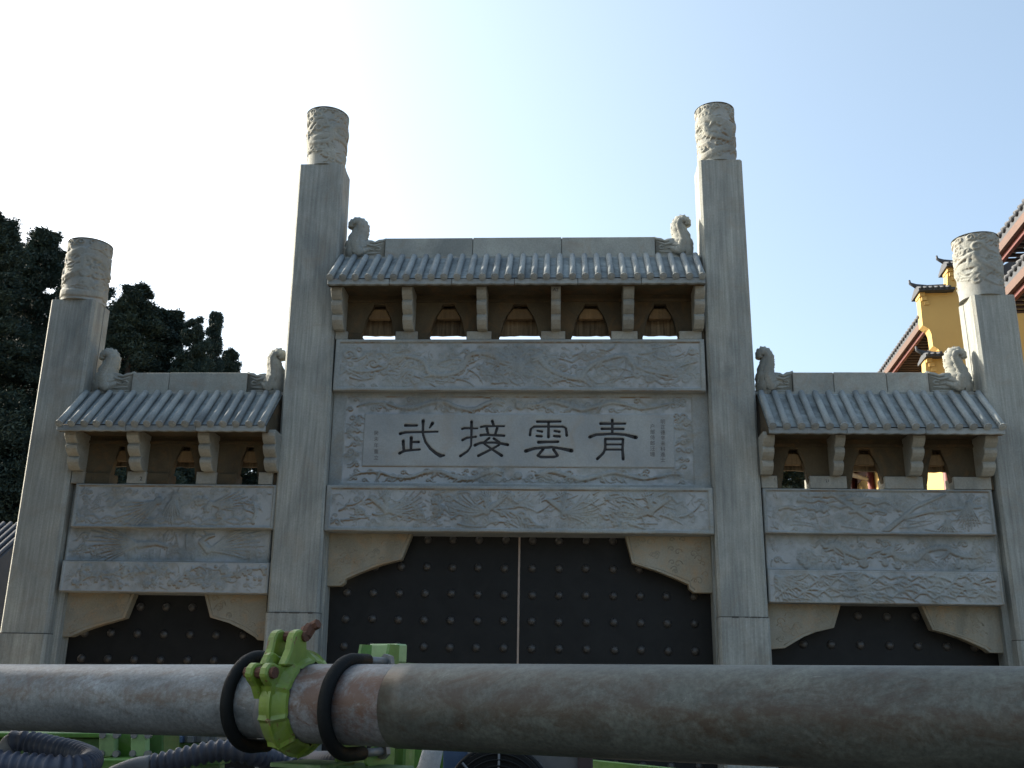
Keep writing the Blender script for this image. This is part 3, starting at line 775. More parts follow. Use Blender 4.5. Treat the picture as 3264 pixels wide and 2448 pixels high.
# -- bracket zone -----------------------------------------------------------
BR = [
    dict(br=[(226, 262), (421, 459), (645, 682), (848, 888)], base=(1502, 1543), holes=[(345, 403), (535, 624), (750, 823)], rear=1488),
    dict(br=[(1064, 1099), (1287, 1320), (1522, 1553), (1757, 1787), (1984, 2019), (2209, 2242)], base=(1053, 1083),
         holes=[(1148, 1260), (1365, 1487), (1588, 1724), (1820, 1948), (2048, 2165)], rear=1069),
    dict(br=[(2425, 2461), (2651, 2683), (2895, 2934), (3122, 3163)], base=(1517, 1559), holes=[(2492, 2581), (2712, 2820), (2955, 3040)], rear=1503),
]
YP = 0.10        # front of the pierced slab
for bi, (B, Q) in enumerate(zip(bays, BR)):
    i = B['i']; xm = B['xm']
    z0 = at(xm, Q['base'][1], .06).z; z1 = at(xm, Q['base'][0], .0).z
    zsof = B['ze'] + .055
    B['zbase'] = z0
    xa, xb_ = P[i]['R'].x(z0) + .01, P[i + 1]['L'].x(z0) - .01
    # pierced slab, one piece per opening
    bx = [0.5 * (at(a, 1000 if bi == 1 else 1450, 0).x + at(b, 1000 if bi == 1 else 1450, 0).x) for a, b in Q['br']]
    zrear = at(xm, Q['rear'], .32).z
    for k, (ha, hb) in enumerate(Q['holes']):
        la = xa if k == 0 else bx[k] ; lb = xb_ if k == len(Q['holes']) - 1 else bx[k + 1]
        ya = at(ha, Q['base'][1] - 5, YP).x; yb = at(hb, Q['base'][1] - 5, YP).x
        c = .5 * (ya + yb); hw = .5 * (yb - ya); Ht = zsof - z0
        hl = [(1, 0), (.98, .10), (.88, .20), (.76, .42), (.64, .54), (.40, .70), (.30, .80)]
        cut = [(c - hw * a_, h_) for a_, h_ in hl] + [(c + hw * a_, h_) for a_, h_ in hl[::-1]]
        lf = [(la + .002, z0)] + [(x, z0 + h * Ht) for x, h in cut[:7]]
        rt = [(x, z0 + h * Ht) for x, h in cut[7:]] + [(lb - .002, z0)]
        sl = MB()
        # triangulation-safe: build the slab from quads either side of the opening and one above it
        L_ = cut[:7]; R_ = cut[7:][::-1]
        for s_, edge_x, seq in ((0, la + .002, L_), (1, lb - .002, R_)):
            for q in range(6):
                (xA, hA), (xB, hB) = seq[q], seq[q + 1]
                hA, hB = (hA, hB)
                if abs(hB - hA) < 1e-6: continue
                sl.prism([(edge_x, YP, z0 + hA * Ht), (xA, YP, z0 + hA * Ht), (xB, YP, z0 + hB * Ht), (edge_x, YP, z0 + hB * Ht)], (0, .12, 0))
        sl.prism([(la + .002, YP, z0 + .80 * Ht), (lb - .002, YP, z0 + .80 * Ht), (lb - .002, YP, zsof + .02), (la + .002, YP, zsof + .02)], (0, .12, 0))
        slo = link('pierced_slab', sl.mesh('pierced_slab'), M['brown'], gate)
        tm = MB(); tm.box(la + .012, lb - .012, YP - .03, YP - .002, z0 + .84 * Ht, z0 + .90 * Ht)
        link('moulding', tm.mesh('moulding'), M['brown'], slo)
        # ochre hood stone and chiselled rear slab seen through the opening
        hd = MB(); zh = z0 + .50 * Ht; 
        hd.prism([(c - hw * .62, YP + .05, zh), (c + hw * .62, YP + .05, zh), (c + hw * .60, YP + .05, zh + .06 * Ht), (c + hw * .36, YP + .05, zh + .22 * Ht), (c - hw * .36, YP + .05, zh + .22 * Ht), (c - hw * .60, YP + .05, zh + .06 * Ht)], (0, .10, 0))
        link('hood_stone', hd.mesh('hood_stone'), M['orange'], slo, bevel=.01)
        rs = MB(); n = 14; rn = random.Random(bi * 10 + k)
        w0, w1 = la + .01, lb - .01
        bot = [(lerp(w0, w1, j / n), .32, zrear + rn.uniform(-.008, .010)) for j in range(n + 1)]
        rs.prism(bot + [(w1, .32, zsof), (w0, .32, zsof)], (0, .05, 0))
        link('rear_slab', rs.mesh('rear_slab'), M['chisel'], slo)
    # brackets
    for k, (a, b) in enumerate(Q['br']):
        ym_ = 0.5 * (Q['base'][0] + B['eave']); x0 = at(a, ym_, -.1).x; x1 = at(b, ym_, -.1).x
        Hb = zsof - z1
        lob = []
        ys = [-.34, -.27, -.17, -.07]   # front of each lobe, from the top down
        hs = [1.0, .66, .34, .0]
        for q in range(3):
            yA, yB = ys[q], ys[q + 1]; hA, hB = hs[q], hs[q + 1]
            for t in (0, .25, .5, .75, 1.0):
                lob.append((lerp(yA, yB, t) - .055 * math.sin(math.pi * min(1, t * 1.0)) * (1 if t < 1 else 0) - (0.0 if t else -.02), z1 + Hb * lerp(hA, hB, t)))
        poly = [(x0, YP + .02, zsof + .01)] + [(x0, y, z) for y, z in [(lob[0][0], zsof + .01)] + lob[1:]] + [(x0, YP + .02, z1)]
        bm_ = MB(); bm_.prism(poly, (x1 - x0, 0, 0))
        link('bracket', bm_.mesh('bracket'), M['bracket'], gate, bevel=.008)
    # seat blocks
    ends = [xa]
    for ha, hb in Q['holes']:
        ends += [at(ha, Q['base'][1] - 3, .06).x, at(hb, Q['base'][1] - 3, .06).x]
    ends.append(xb_)
    for k in range(0, len(ends), 2):
        sb = MB(); c0, c1 = ends[k] + .003, ends[k + 1] - .003
        cut_ = min(c1 - .05, max(c0 + .05, bx[k // 2] + .14))
        sb.box(c0, cut_, .04, .36, z0 + .002, z1 + .002)
        sbo = link('seat_block', sb.mesh('seat_block'), M['bracket'], gate, bevel=.006)
        if c1 - cut_ > .04:
            s2 = MB(); s2.box(cut_ + .003, c1, .075, .36, z0 + .002, z1 - .012)
            link('packing_stone', s2.mesh('packing_stone'), M['brown'], sbo, bevel=.006)

# -- painted numbers on the stones
def text_mesh(name, body, size, mat, parent, pos, vertical=False, rotz=0, space=1.0, label=None):
    cu = bpy.data.curves.new(name, 'FONT'); cu.body = body; cu.size = size; cu.align_x = 'CENTER'; cu.align_y = 'CENTER'
    cu.space_line = space; cu.extrude = .0012; cu.resolution_u = 2
    to = bpy.data.objects.new(name, cu); COL.objects.link(to)
    dg = bpy.context.evaluated_depsgraph_get(); dg.update()
    me = bpy.data.meshes.new_from_object(to.evaluated_get(dg))
    bpy.data.objects.remove(to)
    me.name = name; me.transform(Matrix.Translation(Vector(pos)) @ Matrix.Rotation(math.pi / 2, 4, 'X') @ Matrix.Rotation(rotz, 4, 'Z'))
    me.materials.clear()
    return link(name, me, mat, parent, fix=False, label=label)
for (px, py, tx, s_) in ((449, 1526, '2', .085), (290, 1524, '2', .06), (2638, 1533, '21', .055), (2470, 1528, '1', .05)):
    p = at(px, py, .034)
    text_mesh('painted_number', tx, s_, M['mark'], gate, (p.x, .0385, p.z), rotz=.1)

p = at(1771, 924, -.37)
text_mesh('painted_number', 'A2', .075, M['mark'], gate, (p.x, -.374, p.z))

# -- beams, plaque ------------------------------------------------------------
def beam(i, ytop, ybot, yf, xm, xl, xr, depth, design, seed, fr=.06, name='beam', hmax=.032, extra=None):
    zt = at(xm, ytop, yf).z; zb = at(xm, ybot, yf).z
    x0 = at(xl, (ytop + ybot) / 2, yf).x; x1 = at(xr, (ytop + ybot) / 2, yf).x
    x0 = max(x0, P[i]['R'].x(zb) + .004); x1 = min(x1, P[i + 1]['L'].x(zb) - .004) if i < 3 else x1
    mb = MB(); mb.box(x0, x1, yf + .03, yf + depth, zb, zt)
    bo = link(name, mb.mesh(name), M['beam'], gate)
    rl = Relief(x1 - x0, zt - zb, .0088)
    rnd = random.Random(seed)
    design(rl, rnd)
    rl.fine(rnd, rl.w * rl.h * 75)
    if fr: rl.frame(fr, hmax)
    rl.smooth(1)
    # edge rows fold back to the block
    rl.H[0, :] = rl.H[-1, :] = -.032; rl.H[:, 0] = rl.H[:, -1] = -.032
    rl.H[rl.H > 0] *= .92
    X, Z = rl.x, rl.z
    for arr, e0, e1 in ((rl.z, 1, -2),): pass
    rl.z[1] = rl.z[0] + .003; rl.z[-2] = rl.z[-1] - .003; rl.x[1] = rl.x[0] + .003; rl.x[-2] = rl.x[-1] - .003
    rl.H[1, 1:-1] = rl.H[2, 1:-1]; rl.H[-2, 1:-1] = rl.H[-3, 1:-1]; rl.H[1:-1, 1] = rl.H[1:-1, 2]; rl.H[1:-1, -2] = rl.H[1:-1, -3]
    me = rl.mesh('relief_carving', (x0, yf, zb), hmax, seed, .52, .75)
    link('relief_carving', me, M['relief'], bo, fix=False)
    return bo, x0, x1, zb, zt, rl

def d_dragons(rl, rnd):
    w, h = rl.w, rl.h
    rl.clouds_fill(.1, w - .1, .08, h - .08, 80, .085, .022, rnd)
    rl.dragon(w * .44, w * .06, h * .5, h * .25, 1.8, .044, .030, rnd, .4)
    rl.dragon(w * .56, w * .97, h * .48, h * .27, 1.7, .044, .030, rnd, 2.4)
    rl.disc(w * .5, h * .5, .11, .03); rl.disc(w * .5, h * .5, .06, .036)
    for k in range(12): rl.wisp(w * .5, h * .5, k * .52, .26, .02, .026, 1.2)
    for k in range(60): rl.wisp(rnd.uniform(.15, w - .3), rnd.uniform(.1, h - .1), rnd.uniform(-.6, .6), rnd.uniform(.2, .5), .018, .024, rnd.uniform(-1.5, 1.5))
def d_phoenix(rl, rnd):
    w, h = rl.w, rl.h
    for cx, s_ in ((.16, 1), (.42, -1), (.62, 1), (.84, -1)):
        x = w * cx
        rl.wing(x, h * .45, (math.pi - .5 if s_ < 0 else .5), (math.pi + .5 if s_ < 0 else -.5), 9, .62, .022, .026, rnd, .7 * s_)
        rl.wing(x, h * .6, 1.1, 2.2, 7, .25, .02, .028, rnd, .4)
        rl.stroke([(x - s_ * .02, h * .5), (x - s_ * .14, h * .62), (x - s_ * .22, h * .7)], .05, .03, .032)
        rl.wisp(x - s_ * .22, h * .7, math.pi / 2 + s_ * 1.2, .12, .02, .03, 1.5)
    for k in range(10): rl.blossom(rnd.uniform(.2, w - .2), rnd.uniform(.12, h - .12), rnd.uniform(.05, .09), .026)
    rl.clouds_fill(.08, w - .08, .06, h - .06, 50, .07, .022, rnd)
    for k in range(50): rl.wisp(rnd.uniform(.15, w - .4), rnd.uniform(.1, h - .1), rnd.uniform(-.6, .6), rnd.uniform(.2, .5), .02, .026, rnd.uniform(-1.5, 1.5))
def d_birds(rl, rnd):
    w, h = rl.w, rl.h
    rl.wing(w * .36, h * .5, math.pi - .55, math.pi + .45, 11, .85, .022, .026, rnd, .25)
    rl.wing(w * .70, h * .35, .75, -.10, 10, .80, .022, .026, rnd, -.25)
    rl.stroke([(w * .36, h * .5), (w * .44, h * .55), (w * .5, h * .45)], .05, .02, .032)
    rl.stroke([(w * .70, h * .35), (w * .66, h * .6), (w * .69, h * .75), (w * .72, h * .8)], .05, .02, .032)
    for k in range(5): rl.wisp(w * rnd.uniform(.45, .6), h * .8, -1.6 + rnd.uniform(-.3, .3), h * .5, .014, .022, .3)
    rl.clouds_fill(w * .8, w - .06, .05, h - .05, 7, .06, .02, rnd); rl.clouds_fill(.06, w * .25, .05, h - .05, 8, .06, .018, rnd)
def d_plum(rl, rnd):
    w, h = rl.w, rl.h
    for x in (.08, .3, .55, .78): rl.branch(w * x, h * rnd.uniform(.2, .5), .4, w * .30, .017, .024, rnd)
    for k in range(16): rl.blossom(rnd.uniform(.1, w - .1), rnd.uniform(.08, h - .08), rnd.uniform(.03, .045), .026)
def d_phx_side(rl, rnd):
    w, h = rl.w, rl.h
    rl.wing(w * .42, h * .62, math.pi + .15, math.pi + 1.1, 9, .70, .026, .03, rnd, -.3)
    rl.wing(w * .50, h * .72, -2.3, -1.3, 9, .42, .024, .032, rnd, .3)
    rl.wing(w * .68, h * .55, .45, -.35, 8, .55, .022, .028, rnd, .3)
    for k in range(6): rl.blossom(w * rnd.uniform(.6, .78), h * rnd.uniform(.25, .7), rnd.uniform(.05, .08), .03)
    rl.branch(w * .9, h * .15, 1.6, .5, .03, .026, rnd, False)
    rl.clouds_fill(.06, w * .32, h * .35, h - .06, 14, .05, .02, rnd)
    rl.peaks(.05, w * .9, .05, .10, .014, rnd, 2)
def d_land(rl, rnd):
    w, h = rl.w, rl.h
    for k in range(9): rl.stroke([(rnd.uniform(.05, w * .8), h * rnd.uniform(.2, .9))] * 1 + [(rnd.uniform(.05, w * .8) , h * .5)], .01, .01, 0.0)
    for k in range(9):
        x = rnd.uniform(.05, w * .4); z = h * rnd.uniform(.5, .9)
        pts = [(x + j * .07, z + .02 * math.sin(j * 1.9 + k)) for j in range(8)]; rl.stroke(pts, .022, .018, .026)
    rl.stroke([(w * .52, h * .05), (w * .60, h * .35), (w * .66, h * .6), (w * .8, h * .9)], .04, .02, .030)
    rl.stroke([(w * .30, h * .9), (w * .40, h * .55), (w * .46, h * .35)], .025, .04, .028)
    rl.stroke([(w * .60, h * .35), (w * .72, h * .5), (w * .95, h * .62)], .03, .015, .026)
    for k in range(8): rl.wing(rnd.uniform(w * .2, w * .95), h * rnd.uniform(.5, .85), 0.2, 2.9, 7, .13, .012, .024, rnd, .2)
    rl.wing(w * .9, h * .7, -2.4, -1.2, 10, .42, .018, .028, rnd, .1)
    rl.wing(w * .80, h * .3, -1.0, -2.6, 8, .3, .02, .026, rnd, .2)
    rl.waves(.05, w - .05, .06, h * .35, .014, rnd, 10)
def d_drgflow(rl, rnd):
    w, h = rl.w, rl.h
    rl.dragon(w * .28, w * .50, h * .5, h * .2, 1.0, .042, .030, rnd, 1)
    rl.dragon(w * .55, w * .92, h * .5, h * .2, 1.4, .045, .030, rnd, 3)
    rl.disc(w * .41, h * .45, .09, .028); rl.disc(w * .41, h * .45, .05, .034)
    for k in range(12): rl.wing(rnd.uniform(.1, w - .1), h * rnd.uniform(.12, .3), .5, 2.6, 4, .14, .02, .024, rnd, .3)
    rl.clouds_fill(.05, w - .05, .05, h - .05, 26, .055, .022, rnd)
def d_land2(rl, rnd):
    w, h = rl.w, rl.h
    rl.peaks(.1, w - .1, h * .15, h * .3, .022, rnd, 4)
    rl.wing(.12, h * .75, -1.4, .1, 12, .6, .014, .024, rnd, -.3)
    for k in range(40): rl.wisp(rnd.uniform(.2, w - .4), h * rnd.uniform(.1, .9), rnd.uniform(-.5, .3), rnd.uniform(.15, .45), .014, .024, rnd.uniform(-1, 1))
    for k in range(10): rl.branch(rnd.uniform(.3, w - .3), h * rnd.uniform(.3, .7), rnd.uniform(-.3, .4), .3, .014, .022, rnd, False)

YA = .06
beam(1, 1083, 1247, YA, 1650, 1067, 2247, .46, d_dragons, 11, fr=.075)
beam(1, 1551, 1698, YA, 1650, 1032, 2275, .46, d_phoenix, 12, fr=.075)
beam(0, 1544, 1684, YA, 545, 236, 880, .46, d_phx_side, 13, fr=.05)
beam(0, 1790, 1889, YA, 520, 195, 856, .46, d_plum, 14, fr=.03)
beam(2, 1560, 1704, YA, 2800, 2434, 3166, .46, d_land, 15, fr=.05)
beam(2, 1819, 1925, YA, 2820, 2449, 3194, .46, d_land2, 16, fr=.03)
beam(0, 1684, 1792, .16, 540, 214, 862, .34, d_birds, 17, fr=.03, name='panel')
beam(2, 1704, 1821, .16, 2810, 2440, 3180, .34, d_drgflow, 18, fr=.03, name='panel')

# plaque
YQ = .19
STROKES = {
 'wu': (1040, 1230, 3.3515, [[(845,425,16),(970,425,12)], [(790,514,16),(850,498,13),(1190,492,10)], [(1036,375,18),(1034,440,13),(1034,520,12),(1060,600,13),(1110,670,15),(1170,720,17),(1220,748,21),(1260,745,10)],
        [(1135,402,18),(1105,450,8)], [(908,555,17),(905,680,13)], [(905,602,10),(990,602,12)], [(822,592,16),(830,695,13)], [(784,722,14),(840,695,13),(1000,682,10)]]),
 'jie': (1040, 1230, 3.3515, [[(1452,462,12),(1480,453,13),(1615,457,9)], [(1552,385,16),(1552,480,13),(1548,640,11),(1510,700,12),(1432,752,14)], [(1455,582,13),(1500,557,12),(1600,545,11)],
        [(1773,378,15),(1790,430,13)], [(1652,442,11),(1700,433,12),(1900,433,9)], [(1715,455,14),(1730,520,12)], [(1825,455,14),(1805,520,12)], [(1650,530,13),(1700,525,12),(1900,535,12)],
        [(1742,560,12),(1690,600,9)], [(1790,565,12),(1850,605,10)], [(1588,637,14),(1650,612,12),(1800,608,11),(1940,632,14)], [(1690,622,9),(1760,672,10),(1875,748,14)], [(1845,635,10),(1780,672,10),(1625,750,13)]]),
 'yun': (1000, 1250, 1.7015, [[(1212,161,7.5),(1338,160,6.5)], [(1274,161,6.5),(1273,245,7.5)], [(1173,234,7),(1177,203,6.5),(1196,188,6),(1350,188,6),(1368,199,6.5),(1372,236,7.5)],
        [(1212,211,4.5),(1238,215,6.5)], [(1209,239,6),(1236,241,6)], [(1305,212,5),(1332,216,6.5)], [(1303,239,6),(1334,242,6.5)], [(1218,273,7.5),(1325,270,6.5)],
        [(1150,321,9),(1200,306,7),(1290,300,6.5),(1340,307,6.5),(1398,319,10)], [(1245,310,6.5),(1216,345,7),(1232,353,6.5),(1302,353,6.5),(1322,345,7),(1300,312,6.5)]]),
 'qing': (1700, 1230, 3.95, [[(993,432,19),(993,600,16)], [(845,478,18),(1155,478,14)], [(860,544,17),(1135,546,14)], [(710,647,20),(790,617,17),(1000,607,16),(1150,617,17),(1290,652,24)],
        [(903,672,15),(905,790,15),(880,850,15),(805,922,17)], [(905,673,14),(1125,673,14)], [(1127,675,15),(1122,800,14),(1130,925,18)], [(915,740,11),(1110,740,11)], [(915,805,11),(1115,805,11)]]),
}
def to_world_strokes(key):
    ox, oy, s_, sts = STROKES[key]; out = []
    for st in sts:
        q = []
        for x, y, r in st:
            p = at(ox + x / s_, oy + y / s_, YQ); p2 = at(ox + (x + r) / s_, oy + y / s_, YQ)
            q.append((p.x, p.z, abs(p2.x - p.x)))
        out.append(q)
    return out
zqt = at(1650, 1250, YQ).z; zqb = at(1650, 1552, YQ).z
xq0 = P[1]['R'].x(zqb) + .004; xq1 = P[2]['L'].x(zqb) - .004
pb = MB(); pb.box(xq0, xq1, YQ + .03, .5, zqb, zqt + .02)
plaque = link('plaque', pb.mesh('plaque'), M['beam'], gate)
rl = Relief(xq1 - xq0, zqt - zqb, .0095)
rnd = random.Random(5)
ix0 = at(1160, 1400, YQ).x - xq0; ix1 = at(2148, 1400, YQ).x - xq0
iz0 = at(1650, 1489, YQ).z - zqb; iz1 = at(1650, 1321, YQ).z - zqb
ex0 = at(1098, 1400, YQ).x - xq0; ex1 = at(2208, 1400, YQ).x - xq0; ez1 = at(1650, 1266, YQ).z - zqb; ez0 = at(1650, 1543, YQ).z - zqb
for (za, zb_) in ((iz1, ez1), (ez0, iz0)):
    hh = zb_ - za; zc = (za + zb_) / 2
    rl.dragon(rl.w * .44, ex0 + .15, zc, hh * .26, 2.3, .036, .028, rnd, rnd.random() * 3)
    rl.dragon(rl.w * .56, ex1 - .15, zc, hh * .26, 2.3, .036, .028, rnd, rnd.random() * 3)
    rl.disc(rl.w * .5, zc, .06, .03)
    for _ in range(44):
        r_ = rnd.uniform(.03, .055); rl.cloud(rnd.uniform(ex0 + r_, ex1 - r_), rnd.uniform(za + r_, zb_ - r_), r_, rnd.choice((-1, 1)), .02, rnd)
for (xa_, xb2) in ((ex0, ix0), (ix1, ex1)):
    for _ in range(22):
        r_ = rnd.uniform(.03, .055); rl.cloud(rnd.uniform(xa_ + r_, xb2 - r_), rnd.uniform(iz0, iz1), r_, rnd.choice((-1, 1)), .022, rnd)
X, Z = np.meshgrid(rl.x, rl.z)
inside = (X > ix0) & (X < ix1) & (Z > iz0) & (Z < iz1)
outside = (X < ex0) | (X > ex1) | (Z < ez0) | (Z > ez1)
rl.H[inside] = .022; rl.H[outside] = .024
rl.smooth(1)
chars = {k: to_world_strokes(k) for k in STROKES}
tmp = rl.H - .022
for k, sts in chars.items():
    for st in sts:
        rl.H[inside] -= .022; 
        rl.groove([(x - xq0, z - zqb, r) for x, z, r in st], .02, .024)
        rl.H[inside] += .022
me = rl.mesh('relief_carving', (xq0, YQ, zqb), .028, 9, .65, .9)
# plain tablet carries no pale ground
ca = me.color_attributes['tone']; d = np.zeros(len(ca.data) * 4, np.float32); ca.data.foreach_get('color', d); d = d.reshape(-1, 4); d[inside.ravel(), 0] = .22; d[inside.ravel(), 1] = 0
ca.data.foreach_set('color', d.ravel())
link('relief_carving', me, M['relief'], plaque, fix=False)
def smooth_poly(st, sub=6):
    out = []
    n = len(st)
    for k in range(n - 1):
        p0 = st[max(0, k - 1)]; p1 = st[k]; p2 = st[k + 1]; p3 = st[min(n - 1, k + 2)]
        for j in range(sub):
            t = j / sub
            if n == 2: out.append(tuple(lerp(a, b, t) for a, b in zip(p1, p2)))
            else: out.append(tuple(.5 * ((2 * b) + (-a + c) * t + (2 * a - 5 * b + 4 * c - e) * t * t + (-a + 3 * b - 3 * c + e) * t ** 3) for a, b, c, e in zip(p0, p1, p2, p3)))
    out.append(st[-1]); return out
for k, lab in (('wu', 'leftmost large black character'), ('jie', 'second large black character from the left'), ('yun', 'third large black character from the left'), ('qing', 'rightmost large black character')):
    cm = MB(); lev = 0
    for st in chars[k]:
        s2 = smooth_poly(st); yy = YQ - .008 - lev * .0007; lev += 1
        n = len(s2); lft = []; rgt = []
        for j in range(n):
            a = s2[max(0, j - 1)]; b = s2[min(n - 1, j + 1)]; dx, dz = b[0] - a[0], b[1] - a[1]; l = math.hypot(dx, dz) + 1e-9
            x, z, r = s2[j]; r = max(r, .004) + .003
            lft.append((x - dz / l * r, yy, z + dx / l * r)); rgt.append((x + dz / l * r, yy, z - dx / l * r))
        o = len(cm.v); cm.add(lft + rgt, [(j, j + n, j + 1 + n, j + 1) for j in range(n - 1)])
        for e, sg in ((0, -1), (n - 1, 1)):
            x, z, r = s2[e]; r = max(r, .004) + .003
            cm.add([(x, yy, z)] + [(x + r * math.cos(2 * math.pi * q / 14), yy, z + r * math.sin(2 * math.pi * q / 14)) for q in range(14)], [(0, 1 + q, 1 + (q + 1) % 14) for q in range(14)])
    me = cm.mesh('character')
    link('character', me, M['ink'], plaque, fix=False, label=lab)
def column(name, chars_, px, py0, py1, size):
    n = len(chars_)
    for q, c in enumerate(chars_):
        p = at(px, lerp(py0, py1, q / max(1, n - 1)), YQ - .022)
        text_mesh('small_character', c, size, M['faint_ink'], plaque, (p.x, YQ - .0235, p.z))
column('inscription', '\u7678\u672a\u5e74\u91cd\u7acb', 1199, 1381, 1460, .075)
column('inscription', '\u660e\u6b63\u5fb7\u8f9b\u672a\u79d1\u9032\u58eb', 2113, 1345, 1467, .075)
column('inscription', '\u6237\u90e8\u4f8d\u90ce\u6c6a\u73ca', 2080, 1360, 1449, .075)

# -- spandrels ----------------------------------------------------------------
YS = .30
SP = [
    (0, [(851, 1894), (653, 1902), (669, 1968), (730, 1986), (775, 2008), (812, 2031), (820, 2040), (846, 2043)]),
    (0, [(180, 1892), (426, 1898), (397, 1970), (326, 1990), (270, 2008), (224, 2029), (183, 2030)]),
    (1, [(1030, 1698), (1312, 1705), (1280, 1783), (1215, 1800), (1150, 1824), (1100, 1846), (1097, 1858), (1086, 1867), (1030, 1868)]),
    (1, [(2274, 1705), (1994, 1712), (2015, 1795), (2092, 1819), (2150, 1843), (2195, 1863), (2198, 1878), (2213, 1889), (2280, 1890)]),
    (2, [(2446, 1922), (2680, 1929), (2659, 2001), (2600, 2015), (2562, 2030), (2525, 2052), (2502, 2066), (2450, 2070)]),
    (2, [(3205, 1928), (2936, 1929), (2972, 2008), (3020, 2020), (3064, 2035), (3110, 2055), (3141, 2069), (3156, 2081), (3210, 2082)]),
]
for k, (i, pl) in enumerate(SP):
    pts = [at(x, y, YS) for x, y in pl]
    zt = max(p.z for p in pts) + .06
    pts[0].z = zt; 
    left = pts[0].x < pts[1].x
    # clamp to pillar face
    def cl(p):
        if left: return Vector((max(p.x, P[i]['R'].x(p.z) + .004), YS, p.z))
        return Vector((min(p.x, P[i + 1]['L'].x(p.z) - .004), YS, p.z))
    pts = [cl(p) for p in pts]
    dx = pts[2].x - pts[1].x; dz = pts[2].z - pts[1].z
    pts[1] = Vector((pts[1].x - dx * (zt - pts[1].z) / (-dz) , YS, zt))
    s_ = MB(); s_.prism(pts, (0, .16, 0))
    # carved scrolls on the face: raised tubes in shallow relief
    so = link('spandrel', s_.mesh('spandrel'), M['spandrel'], gate, bevel=.006)
    rn = random.Random(40 + k); sc_ = MB()
    x0 = min(p.x for p in pts); x1 = max(p.x for p in pts)
    def inside_poly(x, z):
        c = False; n = len(pts)
        for a in range(n):
            p, q = pts[a], pts[(a + 1) % n]
            if (p.z > z) != (q.z > z) and x < (q.x - p.x) * (z - p.z) / (q.z - p.z) + p.x: c = not c
        return c
    for _ in range(60):
        x = rn.uniform(x0, x1); z = rn.uniform(pts[-1].z, zt - .1); r = rn.uniform(.04, .075); sg = rn.choice((-1, 1))
        if not all(inside_poly(x + a * r * 1.7, z + b * r * 1.7) for a, b in ((1, 0), (-1, 0), (0, 1), (0, -1), (.7, -.7), (-.7, -.7))): continue
        sc_.tube([(x + sg * r * (1 - q / 13) * math.cos(q * .55), YS + .004, z + r * (1 - q / 13) * math.sin(q * .55)) for q in range(12)], .009, 6)
    # raised border along the cut edge
    ed = pts[1:-1] if True else pts
    cen = Vector(((x0 + x1) / 2, YS, zt))
    bd = [p + (Vector((pts[0].x, YS, zt)) - p).normalized() * .045 + Vector((0, .003, 0)) for p in ed]
    sc_.tube(bd, .009, 6)
    link('scrollwork', sc_.mesh('scrollwork', True), M['spandrel'], so)

# -- jamb strips in the bays
for i in range(3):
    for side in (0, 1):
        wj = (.085, .035, .05, .045)[0] if (i, side) in ((0, 0), (2, 1)) else .03
        jb = MB(); zt = bays[i]['zbase']
        f = (lambda z: P[i]['R'].x(z)) if side == 0 else (lambda z: P[i + 1]['L'].x(z))
        s_ = 1 if side == 0 else -1
        pts = [(f(0), .20, 0), (f(0) + s_ * wj, .20, 0), (f(0) + s_ * wj, .5, 0), (f(0), .5, 0), (f(zt), .20, zt), (f(zt) + s_ * wj, .20, zt), (f(zt) + s_ * wj, .5, zt), (f(zt), .5, zt)]
        jb.hexa(pts)
        link('jamb', jb.mesh('jamb'), M['pillar'], gate)

# -- doors ---------------------------------------------------------------------
YD = .60
st = MB()
nr, ns = 6, 16
vs = []; fs = []
for a in range(nr + 1):
    th = a / nr * math.pi / 2
    for b in range(ns):
        ph = 2 * math.pi * b / ns
        vs.append((.060 * math.cos(th) * math.cos(ph), -.050 * math.sin(th), .060 * math.cos(th) * math.sin(ph)))
for a in range(nr):
    for b in range(ns): fs.append((a * ns + b, a * ns + (b + 1) % ns, (a + 1) * ns + (b + 1) % ns, (a + 1) * ns + b))
st.add(vs, fs)
stud_me = st.mesh('stud', True); stud_me.materials.append(M['stud']); fix_normals(stud_me)
stud_me.polygons.foreach_set('use_smooth', [True] * len(stud_me.polygons))
DOORS = [
    (0, [None], [271, 354, 438, 522, 606, 691, 777], 2021, [1935, 2021, 2103], 160, 880),
    (1, 'pair', [1102, 1186, 1270, 1353, 1437, 1521, 1607, 1696, 1782, 1869, 1957, 2042, 2127, 2214], 1981, [1724, 1812, 1896, 1981, 2068], 1000, 2300),
    (2, [None], [2562, 2651, 2743, 2835, 2926, 3018, 3107], 2057, [1967, 2057], 2430, 3230)]
